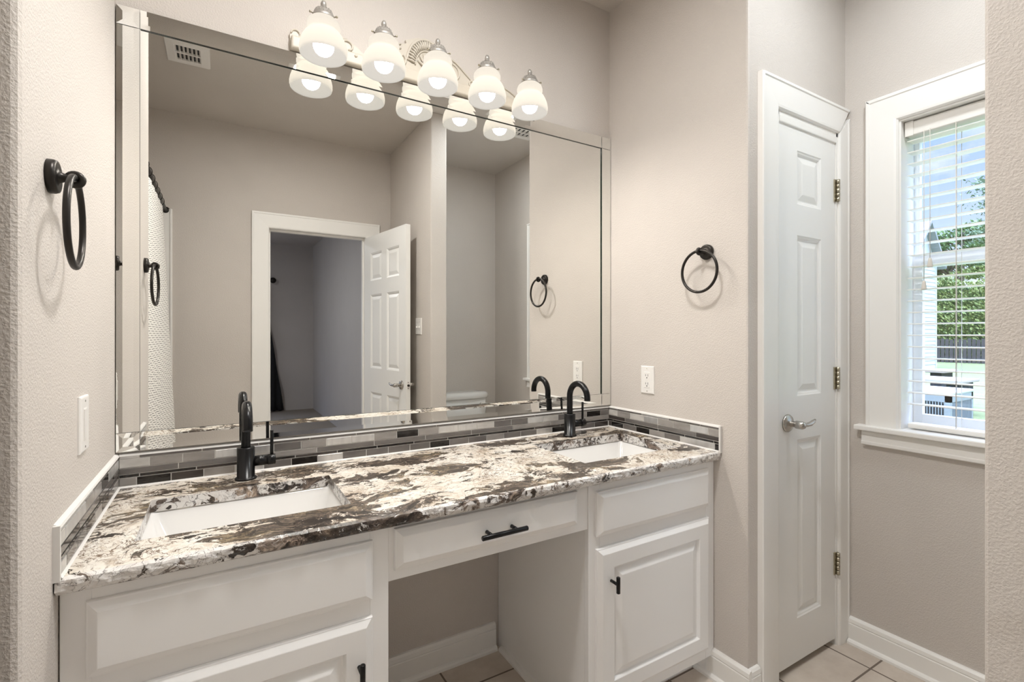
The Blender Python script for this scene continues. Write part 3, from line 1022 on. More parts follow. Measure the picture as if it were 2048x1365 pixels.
CABT = CT - 0.033
def sink_cabinet(x0, x1, label, side):
    r = thing('sink_cabinet', ((x0 + x1) / 2, (FY + D) / 2, 0), label, 'cabinet')
    b = MB()
    # hollow carcass so the basin hangs inside
    b.box(x0, x0 + 0.016, FY + 0.018, D - 0.002, 0.0, CABT)
    b.box(x1 - 0.016, x1, FY + 0.018, D - 0.002, 0.0, CABT)
    b.box(x0 + 0.016, x1 - 0.016, FY + 0.018, D - 0.002, 0.08, 0.096)
    b.box(x0 + 0.016, x1 - 0.016, D - 0.010, D - 0.002, 0.096, CABT)
    b.build('carcass', M['cab'], r, merge=False)
    b = MB()
    # face frame
    s0, s1 = (0.028, 0.042) if side < 0 else (0.028, 0.042)
    xa, xb = x0 + (s0 if side < 0 else s0 + 0.012), x1 - s1
    b.box(x0, x0 + 0.045, FY, FY + 0.018, 0.08, CABT, 0, 0.0012, 1)
    b.box(x1 - 0.045, x1, FY, FY + 0.018, 0.08, CABT, 0, 0.0012, 1)
    b.box(x0 + 0.045, x1 - 0.045, FY + 0.0003, FY + 0.018, CABT - 0.045, CABT)
    b.box(x0 + 0.045, x1 - 0.045, FY + 0.0003, FY + 0.018, 0.597, 0.65)
    b.box(x0 + 0.045, x1 - 0.045, FY + 0.0003, FY + 0.018, 0.08, 0.125)
    b.build('face_frame', M['cab'], r, merge=False)
    b = MB()
    b.box(x0 + 0.016, x1 - 0.016, FY + 0.073, FY + 0.085, 0, 0.08)
    b.build('toe_kick', M['cab'], r)
    if side < 0:
        fx0, fx1 = x0 + 0.037, x1 - 0.040
    else:
        fx0, fx1 = x0 + 0.026, x1 - 0.038
    b = MB()
    front_panel(b, fx0, fx1, 0.637, 0.777, FY - 0.019)
    b.build('false_drawer_front', M['cab'], r)
    b = MB()
    door_front(b, fx0, fx1, 0.116, 0.598, FY - 0.019)
    dr = b.build('cabinet_door', M['cab'], r)
    kx = fx1 - 0.034 if side < 0 else fx0 + 0.049
    b = MB()
    yy = FY - 0.019
    b.cyl((kx, yy, 0.496), (kx, yy - 0.028, 0.496), 0.0048, 14)
    b.cyl((kx, yy - 0.032, 0.470), (kx, yy - 0.032, 0.520), 0.0062, 16, 0, None, 0.0012)
    b.build('knob', M['blackmetal'], dr, merge=False)
    return r

KX0, KX1 = 0.351, 0.973
cl = sink_cabinet(XL + 0.002, KX0, 'white sink cabinet at the left end of the vanity, with raised panel door', -1)
cr = sink_cabinet(KX1, XR - 0.002, 'white sink cabinet at the right end of the vanity, next to the outlet wall', 1)
b = MB()
# quarter-round along the knee-space side of the right cabinet
pr = [(0, 0), (0.017, 0), (0.016, 0.008), (0.009, 0.015), (0, 0.017)]
b.prism(pr, lambda u, v, d: (KX1 - u, d, v), FY + 0.02, D - 0.03)
b.build('shoe_moulding', M['white'], cr)
b = MB()
b.prism(pr, lambda u, v, d: (KX0 + u, d, v), FY + 0.02, D - 0.03)
b.build('shoe_moulding', M['white'], cl)

kd = thing('knee_drawer_unit', ((KX0 + KX1) / 2, FY, 0.664), 'white shallow drawer unit with black bar pull, spanning the open knee space', 'drawer')
b = MB()
b.box(KX0 + 0.001, KX1 - 0.001, FY + 0.004, FY + 0.020, 0.664, 0.690)
b.box(KX0 + 0.001, KX1 - 0.001, FY + 0.004, FY + 0.020, 0.780, CABT)
b.box(KX0 + 0.001, KX0 + 0.040, FY + 0.004, FY + 0.020, 0.690, 0.780)
b.box(KX1 - 0.046, KX1 - 0.001, FY + 0.004, FY + 0.020, 0.690, 0.780)
b.build('apron_frame', M['cab'], kd, merge=False)
b = MB()
b.box(KX0 + 0.03, KX1 - 0.05, FY + 0.021, FY + 0.45, 0.684, 0.790)
b.build('drawer_box', M['cab'], kd)
b = MB()
front_panel(b, KX0 + 0.014, KX1 - 0.046, 0.690, 0.791, FY - 0.015)
dv = b.build('drawer_front', M['cab'], kd)
b = MB()
yy = FY - 0.015
for px in (0.612, 0.689):
    b.cyl((px, yy, 0.737), (px, yy - 0.030, 0.737), 0.0052, 14)
b.cyl((0.581, yy - 0.033, 0.737), (0.720, yy - 0.033, 0.737), 0.0066, 18, 0, None, 0.0012)
b.build('bar_pull', M['blackmetal'], dv, merge=False)

# ------------------------------------------------------------------ granite worktop
SINKS = [(-0.150, 0.286, 1.266, 1.558), (1.042, 1.492, 1.266, 1.572)]
def worktop():
    b = MB()
    rnd = random.Random(4)
    x0, x1, y0, y1 = XL + 0.002, XR - 0.002, 1.133, D - 0.002
    t = 0.032
    holes = SINKS
    xs = sorted({x0, x1, *[v for hh in holes for v in hh[:2]]})
    ys = sorted({y0 + 0.012, y1, *[v for hh in holes for v in hh[2:]]})
    def ishole(xa, xb, ya, yb):
        xm, ym = (xa + xb) / 2, (ya + yb) / 2
        return any(h0 < xm < h1 and h2 < ym < h3 for h0, h1, h2, h3 in holes)
    for i in range(len(xs) - 1):
        for k in range(len(ys) - 1):
            if ishole(xs[i], xs[i + 1], ys[k], ys[k + 1]):
                continue
            for z in (CT, CT - t):
                b.face([(xs[i], ys[k], z), (xs[i + 1], ys[k], z), (xs[i + 1], ys[k + 1], z), (xs[i], ys[k + 1], z)])
    for h0, h1, h2, h3 in holes:
        e = 0.004
        P = [(h0, h2), (h1, h2), (h1, h3), (h0, h3)]
        for i in range(4):
            (xa, ya), (xb, yb) = P[i], P[(i + 1) % 4]
            b.face([(xa, ya, CT), (xb, yb, CT), (xb, yb, CT - t), (xa, ya, CT - t)], 1)
    b.face([(x0, y1, CT), (x1, y1, CT), (x1, y1, CT - t), (x0, y1, CT - t)])
    for xx in (x0, x1):
        b.face([(xx, y0 + 0.012, CT), (xx, y1, CT), (xx, y1, CT - t), (xx, y0 + 0.012, CT - t)])
    # rough chiselled front edge
    N, R = 420, 9
    from mathutils import noise as mn
    grid = []
    for i in range(N + 1):
        x = x0 + (x1 - x0) * i / N
        col = []
        for k in range(R + 1):
            u = k / R
            z = CT - t * u
            bulge = 0.012 * (1 - abs(2 * u - 0.75) ** 2.2 * 0.55)
            nz = mn.noise(Vector((x * 38, z * 60, 1.3))) * 0.0042 + mn.noise(Vector((x * 95, z * 150, 4.7))) * 0.0030 + mn.noise(Vector((x * 9, 0, 2.0))) * 0.003
            if k == 0:
                y, zz = y0 + 0.012, CT
            elif k == R:
                y, zz = y0 + 0.012, CT - t
            else:
                amp = min(1, 3 * u, 3 * (1 - u) + 0.3)
                y = y0 + 0.012 - bulge - nz * amp
                zz = z + mn.noise(Vector((x * 60, 3.1, z * 90))) * 0.0016
            col.append((x, y, zz))
        grid.append(col)
    V = [[b.bm.verts.new(p) for p in col] for col in grid]
    for i in range(N):
        for k in range(R):
            f = b.bm.faces.new([V[i][k], V[i + 1][k], V[i + 1][k + 1], V[i][k + 1]])
            f.material_index = 1
    bmesh.ops.remove_doubles(b.bm, verts=b.bm.verts, dist=1e-5)
    o = b.build('vanity_worktop', [M['granite'], M['granite_edge']])
    return tag(o, 'cream and brown granite worktop with rough front edge and two sink cutouts', 'countertop')
worktop()

def sink(hole, label):
    h0, h1, h2, h3 = hole
    e = 0.004
    b = MB()
    z0 = CT - 0.0325
    fn = lambda u, v, d: (u, v, z0 - d)
    # inside: nested rounded rectangles
    def rrect(x0, x1, y0, y1, r, z, n=6):
        pts = []
        for cx, cy, a in ((x1 - r, y1 - r, 0), (x0 + r, y1 - r, 90), (x0 + r, y0 + r, 180), (x1 - r, y0 + r, 270)):
            for i in range(n + 1):
                q = math.radians(a + 90 * i / n)
                pts.append(b.bm.verts.new((cx + r * math.cos(q), cy + r * math.sin(q), z)))
        return pts
    def ring(ins, z, r):
        return rrect(h0 + ins, h1 - ins, h2 + ins, h3 - ins, r, z)
    L_ = [ring(-0.018, z0, 0.02), ring(-e, z0, 0.02), ring(0.0, z0 - 0.006, 0.02), ring(0.030, z0 - 0.085, 0.03), ring(0.045, z0 - 0.120, 0.04), ring(0.075, z0 - 0.132, 0.05), ring(0.115, z0 - 0.136, 0.028)]
    O_ = [ring(-0.018, z0, 0.02), ring(-0.018, z0 - 0.012, 0.02), ring(0.020, z0 - 0.09, 0.03), ring(0.060, z0 - 0.150, 0.05)]
    for LL in (L_, O_):
        for a, c_ in zip(LL, LL[1:]):
            n = len(a)
            for i in range(n):
                jn = (i + 1) % n
                f = b.bm.faces.new([a[i], a[jn], c_[jn], c_[i]])
                f.smooth = True
        b.bm.faces.new(LL[-1])
    r = thing('sink_basin', ((h0 + h1) / 2, (h2 + h3) / 2, z0 - 0.15), label, 'sink')
    b.build('basin', M['porcelain'], r)
    d = MB()
    d.lathe([(0, 0.004), (0.012, 0.004), (0.020, 0.003), (0.024, 0.0)], ((h0 + h1) / 2, (h2 + h3) / 2, z0 - 0.1355), (0, 0, 1), 24)
    d.build('drain', M['blackmetal'], r)
sink(SINKS[0], 'white rectangular undermount sink at the left end of the granite worktop')
sink(SINKS[1], 'white rectangular undermount sink at the right end of the granite worktop')

def faucet(x, y, label):
    r = thing('faucet', (x, y, CT), label, 'faucet')
    b = MB()
    b.lathe([(0, 0), (0.0295, 0), (0.0295, 0.004), (0.027, 0.0065), (0.0238, 0.007), (0.0238, 0.0925), (0.0225, 0.0940), (0.0125, 0.0945), (0, 0.0945)], (x, y, CT), (0, 0, 1), 36)
    b.build('faucet_body', M['blackmetal'], r)
    b = MB()
    R = 0.0575
    zc = 1.0035
    pts = [(x, y, CT + 0.088 + (zc - CT - 0.088) * i / 8) for i in range(9)]
    for i in range(1, 25):
        a = math.pi * (1.04) * i / 24
        pts.append((x, y - R + R * math.cos(a), zc + R * math.sin(a)))
    b.tube(pts, 0.0125, 22)
    b.build('spout', M['blackmetal'], r)
    b = MB()
    zh = CT + 0.050
    b.cyl((x + 0.018, y, zh), (x + 0.056, y, zh), 0.0150, 26)
    b.cyl((x + 0.0568, y, zh), (x + 0.079, y, zh), 0.0158, 26, 0, None, 0.0012)
    b.cyl((x + 0.055, y, zh), (x + 0.058, y, zh), 0.0140, 20)
    ho = b.build('handle_hub', M['blackmetal'], r, merge=False)
    b = MB()
    b.cyl((x + 0.069, y, zh + 0.012), (x + 0.069, y, zh + 0.088), 0.0048, 16, 0, None, 0.001)
    b.build('handle_lever', M['blackmetal'], ho)
faucet(0.068, 1.645, 'matte black gooseneck faucet behind the left sink')
faucet(1.272, 1.645, 'matte black gooseneck faucet behind the right sink')

# ------------------------------------------------------------------ mosaic backsplash
ROWS = [(0.0215, 0.080, 0), (0.0068, 0.135, 1), (0.0150, 0.190, 2), (0.0230, 0.081, 3), (0.0080, 0.150, 4)]
GAP = 0.0026
def backsplash(name, length, fn, label, seed, start):
    """fn(u, d, z): u along the wall, d out of the wall."""
    r = thing(name, fn(length / 2, 0, CT), label, 'backsplash')
    rnd = random.Random(seed)
    g = MB()
    zt = CT + 0.004 + sum(a[0] for a in ROWS) + GAP * (len(ROWS) - 1)
    g.prism([(0, CT), (length, CT), (length, zt), (0, zt)], lambda u, v, d: fn(u, d, v), 0.0005, 0.0062)
    g.build('grout', M['grout'], r)
    t = MB()
    z = CT + 0.004
    tall = [[4, 1, 2, 2, 3, 4, 1, 3, 4, 3, 4, 1, 0], [4, 3, 4, 3, 4, 5, 3, 4, 3, 0, 5, 4, 3, 4, 1]]
    for hgt, ln, ri in ROWS:
        u = -rnd.random() * ln * 0.8
        k = rnd.randrange(8)
        while u < length:
            l = ln * rnd.choice((1.0, 1.0, 1.0, 0.97))
            a, c_ = max(0.001, u), min(length - 0.001, u + l - GAP)
            u += l
            k += 1
            if ri == 0:
                mi = rnd.choice((0, 1, 2, 2, 3, 4, 4, 3, 4, 2))
            elif ri == 1:
                mi = rnd.choice((0, 0, 0, 1, 0))
            elif ri == 2:
                mi = rnd.choice((2, 2, 3, 2, 2, 1))
            elif ri == 3:
                mi = rnd.choice((4, 3, 3, 4, 5, 4, 0, 2))
            else:
                mi = rnd.choice((2, 3, 2, 4))
            if c_ - a < 0.004:
                continue
            loops = [(0, 0.005), (0, 0.0078), (0.0006, 0.0084)]
            t.rect_loops(a, c_, z, z + hgt, loops, lambda uu, vv, d: fn(uu, d, vv), mi)
        z += hgt + GAP
    t.build('mosaic_tiles', TILES, r)
    ck = MB()
    ck.prism([(0.0, zt - 0.001), (0.010, zt - 0.001), (0.008, zt + 0.003), (0.003, zt + 0.006), (0.0, zt + 0.007)], lambda u, v, d: fn(d, u, v), 0, length)
    ck.prism([(0.0082, CT), (0.0125, CT), (0.0105, CT + 0.002), (0.0085, CT + 0.0045)], lambda u, v, d: fn(d, u, v), 0, length)
    if start:
        ck.prism([(0.0, CT - 0.004), (0.010, CT - 0.004), (0.010, zt + 0.005), (0.0, zt + 0.005)], lambda u, v, d: fn(d, u, v), -0.006, 0.001)
    ck.build('caulk_line', M['caulk'], r, merge=False)
YB0 = 1.137
backsplash('backsplash_panel', XR - XL - 0.018, lambda u, d, z: (XL + 0.009 + u, D - d, z), 'long grey mosaic tile strip below the mirror', 5, False)
backsplash('backsplash_panel', D - YB0 - 0.0005, lambda u, d, z: (XL + d, YB0 + u, z), 'short grey mosaic tile strip on the left wall above the worktop', 11, True)
backsplash('backsplash_panel', D - YB0 - 0.0005, lambda u, d, z: (XR - d, YB0 + u, z), 'short grey mosaic tile strip on the right wall below the outlet', 23, True)

# ------------------------------------------------------------------ mirror
MX0, MX1, MZ0, MZ1 = -0.2445, 1.5685, 0.9365, 2.179
SWD = 0.053
mi_ = thing('vanity_mirror', ((MX0 + MX1) / 2, D, MZ0), 'large frameless vanity mirror bordered by narrow slanted-edge mirror strips', 'mirror')
b = MB()
b.box(MX0 + 0.004, MX1 - 0.004, D - 0.005, D - 0.0005, MZ0 + 0.004, MZ1 - 0.004)
b.build('mirror_pane', M['mirror'], mi_)
def strip(u0, u1, v0, v1, name, bevs):
    """mirror strip with bevelled long edges. bevs: insets left, right, bottom, top."""
    b = MB()
    yb, yf, tip = D - 0.0052, D - 0.0095, 0.0010
    l, r, bt, tp = bevs
    O = [(u0, v0), (u1, v0), (u1, v1), (u0, v1)]
    I = [(u0 + l, v0 + bt), (u1 - r, v0 + bt), (u1 - r, v1 - tp), (u0 + l, v1 - tp)]
    depO = []
    Ov = [b.bm.verts.new((x, yf - tip, z)) for x, z in O]
    Bv = [b.bm.verts.new((x, yb, z)) for x, z in O]
    if min(max(l, r), 1) > 0 and max(bt, tp) > 0:
        Iv = [b.bm.verts.new((x, yf, z)) for x, z in I]
        for i in range(4):
            jn = (i + 1) % 4
            b.bm.faces.new([Ov[i], Ov[jn], Iv[jn], Iv[i]])
        b.bm.faces.new(Iv)
    elif max(l, r) > 0:
        a = b.bm.verts.new((u0 + l, yf, v0)); c_ = b.bm.verts.new((u0 + l, yf, v1))
        d = b.bm.verts.new((u1 - r, yf, v0)); e = b.bm.verts.new((u1 - r, yf, v1))
        b.bm.faces.new([Ov[0], a, c_, Ov[3]])
        b.bm.faces.new([a, d, e, c_])
        b.bm.faces.new([d, Ov[1], Ov[2], e])
    else:
        a = b.bm.verts.new((u0, yf, v0 + bt)); c_ = b.bm.verts.new((u1, yf, v0 + bt))
        d = b.bm.verts.new((u0, yf, v1 - tp)); e = b.bm.verts.new((u1, yf, v1 - tp))
        b.bm.faces.new([Ov[0], Ov[1], c_, a])
        b.bm.faces.new([a, c_, e, d])
        b.bm.faces.new([d, e, Ov[2], Ov[3]])
    for i in range(4):
        jn = (i + 1) % 4
        f = b.bm.faces.new([Ov[i], Ov[jn], Bv[jn], Bv[i]])
        f.material_index = 1
    f = b.bm.faces.new(Bv)
    f.material_index = 1
    b.build(name, [M['mirror'], M['glassedge']], mi_, merge=False)
g = 0.0006
BV = 0.014
ix0, ix1, iz0, iz1 = MX0 + SWD, MX1 - SWD, MZ0 + SWD, MZ1 - SWD
strip(MX0, ix0 - g, iz0 + g, iz1 - g, 'mirror_strip', (BV, BV, 0, 0))
strip(ix1 + g, MX1, iz0 + g, iz1 - g, 'mirror_strip', (BV, BV, 0, 0))
strip(ix0 + g, ix1 - g, iz1 + g, MZ1, 'mirror_strip', (0, 0, BV, BV))
strip(ix0 + g, ix1 - g, MZ0, iz0 - g, 'mirror_strip', (0, 0, BV, BV))
for (a0, a1) in ((MX0, ix0 - g), (ix1 + g, MX1)):
    for (c0, c1) in ((MZ0, iz0 - g), (iz1 + g, MZ1)):
        strip(a0, a1, c0, c1, 'mirror_corner_block', (BV, BV, BV, BV))

# ------------------------------------------------------------------ vanity light
LXC = 0.662
vl = thing('vanity_light', (LXC, D, 2.183), 'antique white five-lamp vanity light with scrollwork above the mirror', 'light fixture')
b = MB()
fnp = lambda u, v, d: (LXC + u, D - d, v)
half = [(0.466, 2.184), (0.466, 2.238), (0.462, 2.248), (0.452, 2.254), (0.441, 2.250), (0.436, 2.240), (0.430, 2.232), (0.405, 2.233), (0.392, 2.240), (0.376, 2.251), (0.355, 2.262), (0.330, 2.270), (0.305, 2.271),
        (0.285, 2.268), (0.265, 2.262), (0.250, 2.252), (0.238, 2.240), (0.225, 2.236), (0.212, 2.240), (0.190, 2.252), (0.165, 2.272), (0.140, 2.292), (0.118, 2.308), (0.100, 2.316), (0.088, 2.318),
        (0.078, 2.324), (0.082, 2.334), (0.060, 2.345), (0.035, 2.355), (0.0, 2.360)]
outline = half + [(-u, v) for u, v in reversed(half[:-1])]
b.prism(outline, fnp, 0.0, 0.012)
b.build('back_plate', M['creammetal'], vl)
b = MB()
b.box(LXC - 0.464, LXC + 0.464, D - 0.030, D - 0.010, 2.1845, 2.226, 0, 0.006, 3)
b.build('light_bar', M['creammetal'], vl)
def spiral(cx, cz, r0, r1, a0, a1, n=30):
    return [(LXC + cx + (r0 + (r1 - r0) * i / n) * math.cos(a0 + (a1 - a0) * i / n), D - 0.014, cz + (r0 + (r1 - r0) * i / n) * math.sin(a0 + (a1 - a0) * i / n)) for i in range(n + 1)]
for s in (-1, 1):
    b = MB()
    def mir(pts):
        return [(LXC + (p[0] - LXC) * s, p[1], p[2]) for p in pts]
    b.tube(mir(spiral(0.449, 2.238, 0.014, 0.012, 0, 5.4)), 0.0032, 8)
    # scroll between the outer lamps
    b.tube(mir(spiral(0.285, 2.246, 0.026, 0.010, -0.3, 4.6)), 0.0036, 8)
    b.tube(mir([(LXC + u, D - 0.014, v) for u, v in ((0.395, 2.236), (0.376, 2.248), (0.355, 2.258), (0.330, 2.266), (0.308, 2.268), (0.288, 2.270))]), 0.0034, 8)
    # large scroll rising to the crest
    b.tube(mir([(LXC + u, D - 0.014, v) for u, v in ((0.214, 2.238), (0.190, 2.249), (0.165, 2.269), (0.140, 2.289), (0.118, 2.305), (0.100, 2.313))]), 0.0034, 8)
    b.tube(mir(spiral(0.100, 2.262, 0.036, 0.015, 1.6, -4.2)), 0.0036, 8)
    b.tube(mir(spiral(0.185, 2.240, 0.017, 0.007, 0.4, 5.2)), 0.003, 8)
    b.lathe([(0.006, 0), (0.005, 0.004), (0, 0.006)], (LXC + 0.262 * s, D - 0.029, 2.214), (0, -1, 0), 12)
    b.build('scroll_ornament', M['creammetal'], vl, merge=False)
b = MB()
# ribbed shell crest
NR = 22
oc = Vector((LXC, D - 0.012, 2.248))
rimp = [oc + Vector((0.078 * math.cos(a), 0, 0.108 * math.sin(a))) for a in [math.radians(8 + 164 * i / 40) for i in range(41)]]
b.tube([tuple(p) for p in rimp], 0.005, 8)
for i in range(NR + 1):
    a = math.radians(10 + 160 * i / NR)
    p0 = oc + Vector((0.048 * math.cos(a), -0.003, 0.070 * math.sin(a)))
    p1 = oc + Vector((0.075 * math.cos(a), -0.001, 0.104 * math.sin(a)))
    b.tube([tuple(p0), tuple((p0 + p1) / 2 + Vector((0, -0.005, 0))), tuple(p1)], [0.0032, 0.0044, 0.0034], 7)
inn = [oc + Vector((0.046 * math.cos(a), -0.002, 0.067 * math.sin(a))) for a in [math.radians(5 + 170 * i / 30) for i in range(31)]]
b.tube([tuple(p) for p in inn], 0.0034, 8)
for i in range(7):
    a = math.radians(25 + 130 * i / 6)
    b.tube([tuple(oc + Vector((0, -0.003, -0.01))), tuple(oc + Vector((0.022 * math.cos(a), -0.006, 0.03 * math.sin(a)))), tuple(oc + Vector((0.040 * math.cos(a), -0.002, 0.056 * math.sin(a))))], [0.002, 0.005, 0.003], 7)
b.build('shell_crest', M['creammetal'], vl, merge=False)

SY = 1.605
for lx in (0.279, 0.468, 0.659, 0.855, 1.044):
    b = MB()
    b.tube([(lx, D - 0.028, 2.208), (lx, D - 0.045, 2.212), (lx, D - 0.060, 2.228), (lx, D - 0.066, 2.246), (lx, D - 0.075, 2.262), (lx, SY + 0.024, 2.266)], 0.006, 12)
    b.lathe([(0.019, 0), (0.019, 0.004), (0.012, 0.009), (0, 0.010)], (lx, D - 0.029, 2.207), (0, -1, 0), 20)
    arm = b.build('lamp_arm', M['creammetal'], vl, merge=False)
    b = MB()
    prof = [(0.0300, 2.250), (0.0330, 2.251), (0.0345, 2.256), (0.0330, 2.263), (0.0300, 2.266), (0.0285, 2.272), (0.0225, 2.281), (0.013, 2.287), (0.0065, 2.289), (0.0055, 2.292), (0.0075, 2.295), (0.0088, 2.300), (0.0078, 2.306), (0.0048, 2.3115), (0, 2.313)]
    prof = [(r_, z_ - 0.009) for r_, z_ in prof]
    b.lathe(prof, (lx, SY, 0), (0, 0, 1), 28)
    for k in range(18):
        a = 2 * math.pi * k / 18
        b.tube([(lx + 0.0292 * math.cos(a), SY + 0.0292 * math.sin(a), 2.258), (lx + 0.0235 * math.cos(a), SY + 0.0235 * math.sin(a), 2.272)], 0.0016, 5)
    hol = b.build('shade_holder', M['pewter'], arm if False else vl, merge=False)
    for a in (math.radians(200), math.radians(320), math.radians(80)):
        ca, sa = math.cos(a), math.sin(a)
        b = MB()
        b.lathe([(0.0016, 0), (0.0016, 0.012), (0.0034, 0.0125), (0.0034, 0.0165), (0, 0.017)], (lx + 0.030 * ca, SY + 0.030 * sa, 2.248), (ca, sa, 0), 10)
        b.build('thumb_screw', M['brass'], hol, merge=False)
    b = MB()
    out = [(0.028, 2.252), (0.0305, 2.244), (0.040, 2.2405), (0.0465, 2.234), (0.0500, 2.225), (0.0500, 2.216), (0.0475, 2.207), (0.0452, 2.2025), (0.0485, 2.1995), (0.0560, 2.1935), (0.0630, 2.181), (0.0683, 2.166), (0.0710, 2.151), (0.0706, 2.140), (0.069, 2.133)]
    inner = [(max(0.02, r - 0.0035), z) for r, z in reversed(out[:-1])]
    b.lathe(out + [(0.0672, 2.1315)] + inner, (lx, SY, 0), (0, 0, 1), 44)
    sh = b.build('glass_shade', M['shade'], vl)
    b = MB()
    pf = [(0, 2.1315)]
    for i in range(1, 13):
        a = -math.pi / 2 + i * (math.pi * 0.78) / 12
        pf.append((0.0305 * math.cos(a), 2.1620 + 0.0305 * math.sin(a)))
    pf += [(0.016, 2.197), (0.013, 2.210)]
    b.lathe(pf, (lx, SY, 0), (0, 0, 1), 24, 0, False, True)
    b.build('bulb', M['bulb'], sh)

# ------------------------------------------------------------------ towel rings
def towel_ring(wallx, sgn, y, z, off, label, tilt=0.0):
    """sgn = +1: wall faces +X."""
    r = thing('towel_ring', (wallx, y, z), label, 'towel ring')
    b = MB()
    b.lathe([(0, 0), (0.0285, 0), (0.0285, 0.008), (0.0265, 0.0125), (0.022, 0.0135), (0.016, 0.012), (0.0105, 0.014), (0.0075, 0.020), (0.0068, off - 0.006)], (wallx, y, z), (sgn, 0, 0), 32)
    px = wallx + sgn * off
    b.tube([(px + 0.0095 * math.cos(a) * sgn, y, z - 0.001 + 0.0095 * math.sin(a)) for a in [2 * math.pi * i / 20 for i in range(20)]], 0.0058, 10, 0, True)
    b.build('mount', M['bronze'], r, merge=False)
    b = MB()
    R = 0.0765
    zc = z + 0.0015 - R
    b.tube([(px + tilt * math.sin(a) * sgn, y + R * math.sin(a), zc + R * math.cos(a)) for a in [2 * math.pi * i / 64 for i in range(64)]], 0.0052, 14, 0, True)
    b.build('ring', M['bronze'], r)
towel_ring(XR, -1, 1.194, 1.573, 0.047, 'dark bronze towel ring on the right wall above the outlet')
towel_ring(XL, 1, 1.110, 1.531, 0.034, 'dark bronze towel ring on the left wall near the mirror edge', -0.004)

# ------------------------------------------------------------------ outlet and switches
def plate(name, cx, sgn, y, z, w, label, cat, kind):
    r = thing(name, (cx, y, z), label, cat)
    fn = lambda u, v, d: (cx + sgn * d, y + u, z + v)
    b = MB()
    hh = 0.0585
    b.rect_loops(-w / 2, w / 2, -hh, hh, [(0, 0), (0, 0.003), (0.0015, 0.0052), (0.004, 0.006)], fn)
    b.build('cover_plate', M['plate'], r)
    if kind == 'outlet':
        b = MB()
        b.rect_loops(-0.0165, 0.0165, -0.0335, 0.0335, [(0, 0.005), (0, 0.0068), (0.001, 0.0076)], fn)
        b.build('receptacle_face', M['plate'], r)
        sb = MB()
        for zz in (0.0165, -0.0185):
            for uu, hgt in ((-0.0064, 0.0050), (0.0064, 0.0042)):
                sb.prism([(uu - 0.0011, zz - hgt + 0.003), (uu + 0.0011, zz - hgt + 0.003), (uu + 0.0011, zz + hgt + 0.003), (uu - 0.0011, zz + hgt + 0.003)], fn, 0.007, 0.00785)
            sb.lathe([(0.0026, 0), (0.0026, 0.0009), (0, 0.0009)], fn(0, zz - 0.0075, 0.007), (sgn, 0, 0), 12)
        sb.build('socket_slots', M['slot'], r, merge=False)
    elif kind == 'rocker':
        b = MB()
        b.rect_loops(-0.0165, 0.0165, -0.0335, 0.0335, [(0, 0.005), (0, 0.0066), (0.0012, 0.0066), (0.0022, 0.0050)], fn, 0, True)
        b.prism([(-0.0140, -0.031), (0.0140, -0.031), (0.0140, 0.031), (-0.0140, 0.031)], fn, 0.005, 0.0082)
        b.build('rocker', M['plate'], r, merge=False)
    else:
        for uu in (-0.023, 0.023):
            b = MB()
            b.prism([(uu - 0.0055, -0.0125), (uu + 0.0055, -0.0125), (uu + 0.0055, 0.0125), (uu - 0.0055, 0.0125)], fn, 0.005, 0.0068, 0)
            b.prism([(uu - 0.0042, -0.010), (uu + 0.0042, -0.010), (uu + 0.0042, 0.000), (uu - 0.0042, 0.000)], fn, 0.0065, 0.0155, 0)
            b.build('toggle', M['plate'], r, merge=False)
    for zz in ((0.048, -0.048) if kind != 'toggle' else (0.030, -0.030)):
        for uu in ((0,) if kind != 'toggle' else (-0.023, 0.023)):
            scr = MB()
            scr.lathe([(0.0026, 0), (0.0022, 0.001), (0, 0.0012)], fn(uu, zz, 0.0058), (sgn, 0, 0), 12)
            scr.build('plate_screw', M['nickel'], r, merge=False)
plate('wall_outlet', XR, -1, 1.489, 1.071, 0.073, 'white duplex wall outlet on the right wall above the mosaic strip', 'outlet', 'outlet')
plate('light_switch', XL, 1, 1.340, 1.076, 0.073, 'white rocker light switch on the left wall above the mosaic strip', 'light switch', 'rocker')
plate('light_switch', XP0, -1, 0.100, 1.325, 0.116, 'white double toggle light switch on the stub wall, seen in the mirror', 'light switch', 'toggle')

# ------------------------------------------------------------------ added ceiling fill lamps
for li, ((lx, ly), lr, lum, lcol, lab) in enumerate(FILL_LAMPS):
    r = thing('fill_lamp', (lx, ly, CEIL), lab, 'ceiling light')
    b = MB()
    b.lathe([(lr + 0.028, 0), (lr + 0.026, -0.005), (lr + 0.004, -0.008), (lr, -0.006), (lr, 0)], (lx, ly, CEIL), (0, 0, 1), 40)
    b.build('trim_ring', M['plate'], r)
    b = MB()
    b.lathe([(lr, -0.0035), (0, -0.0035)], (lx, ly, CEIL), (0, 0, 1), 40)
    b.build('fill_lens', emit_mat('fill_glow', lcol, lum), r)

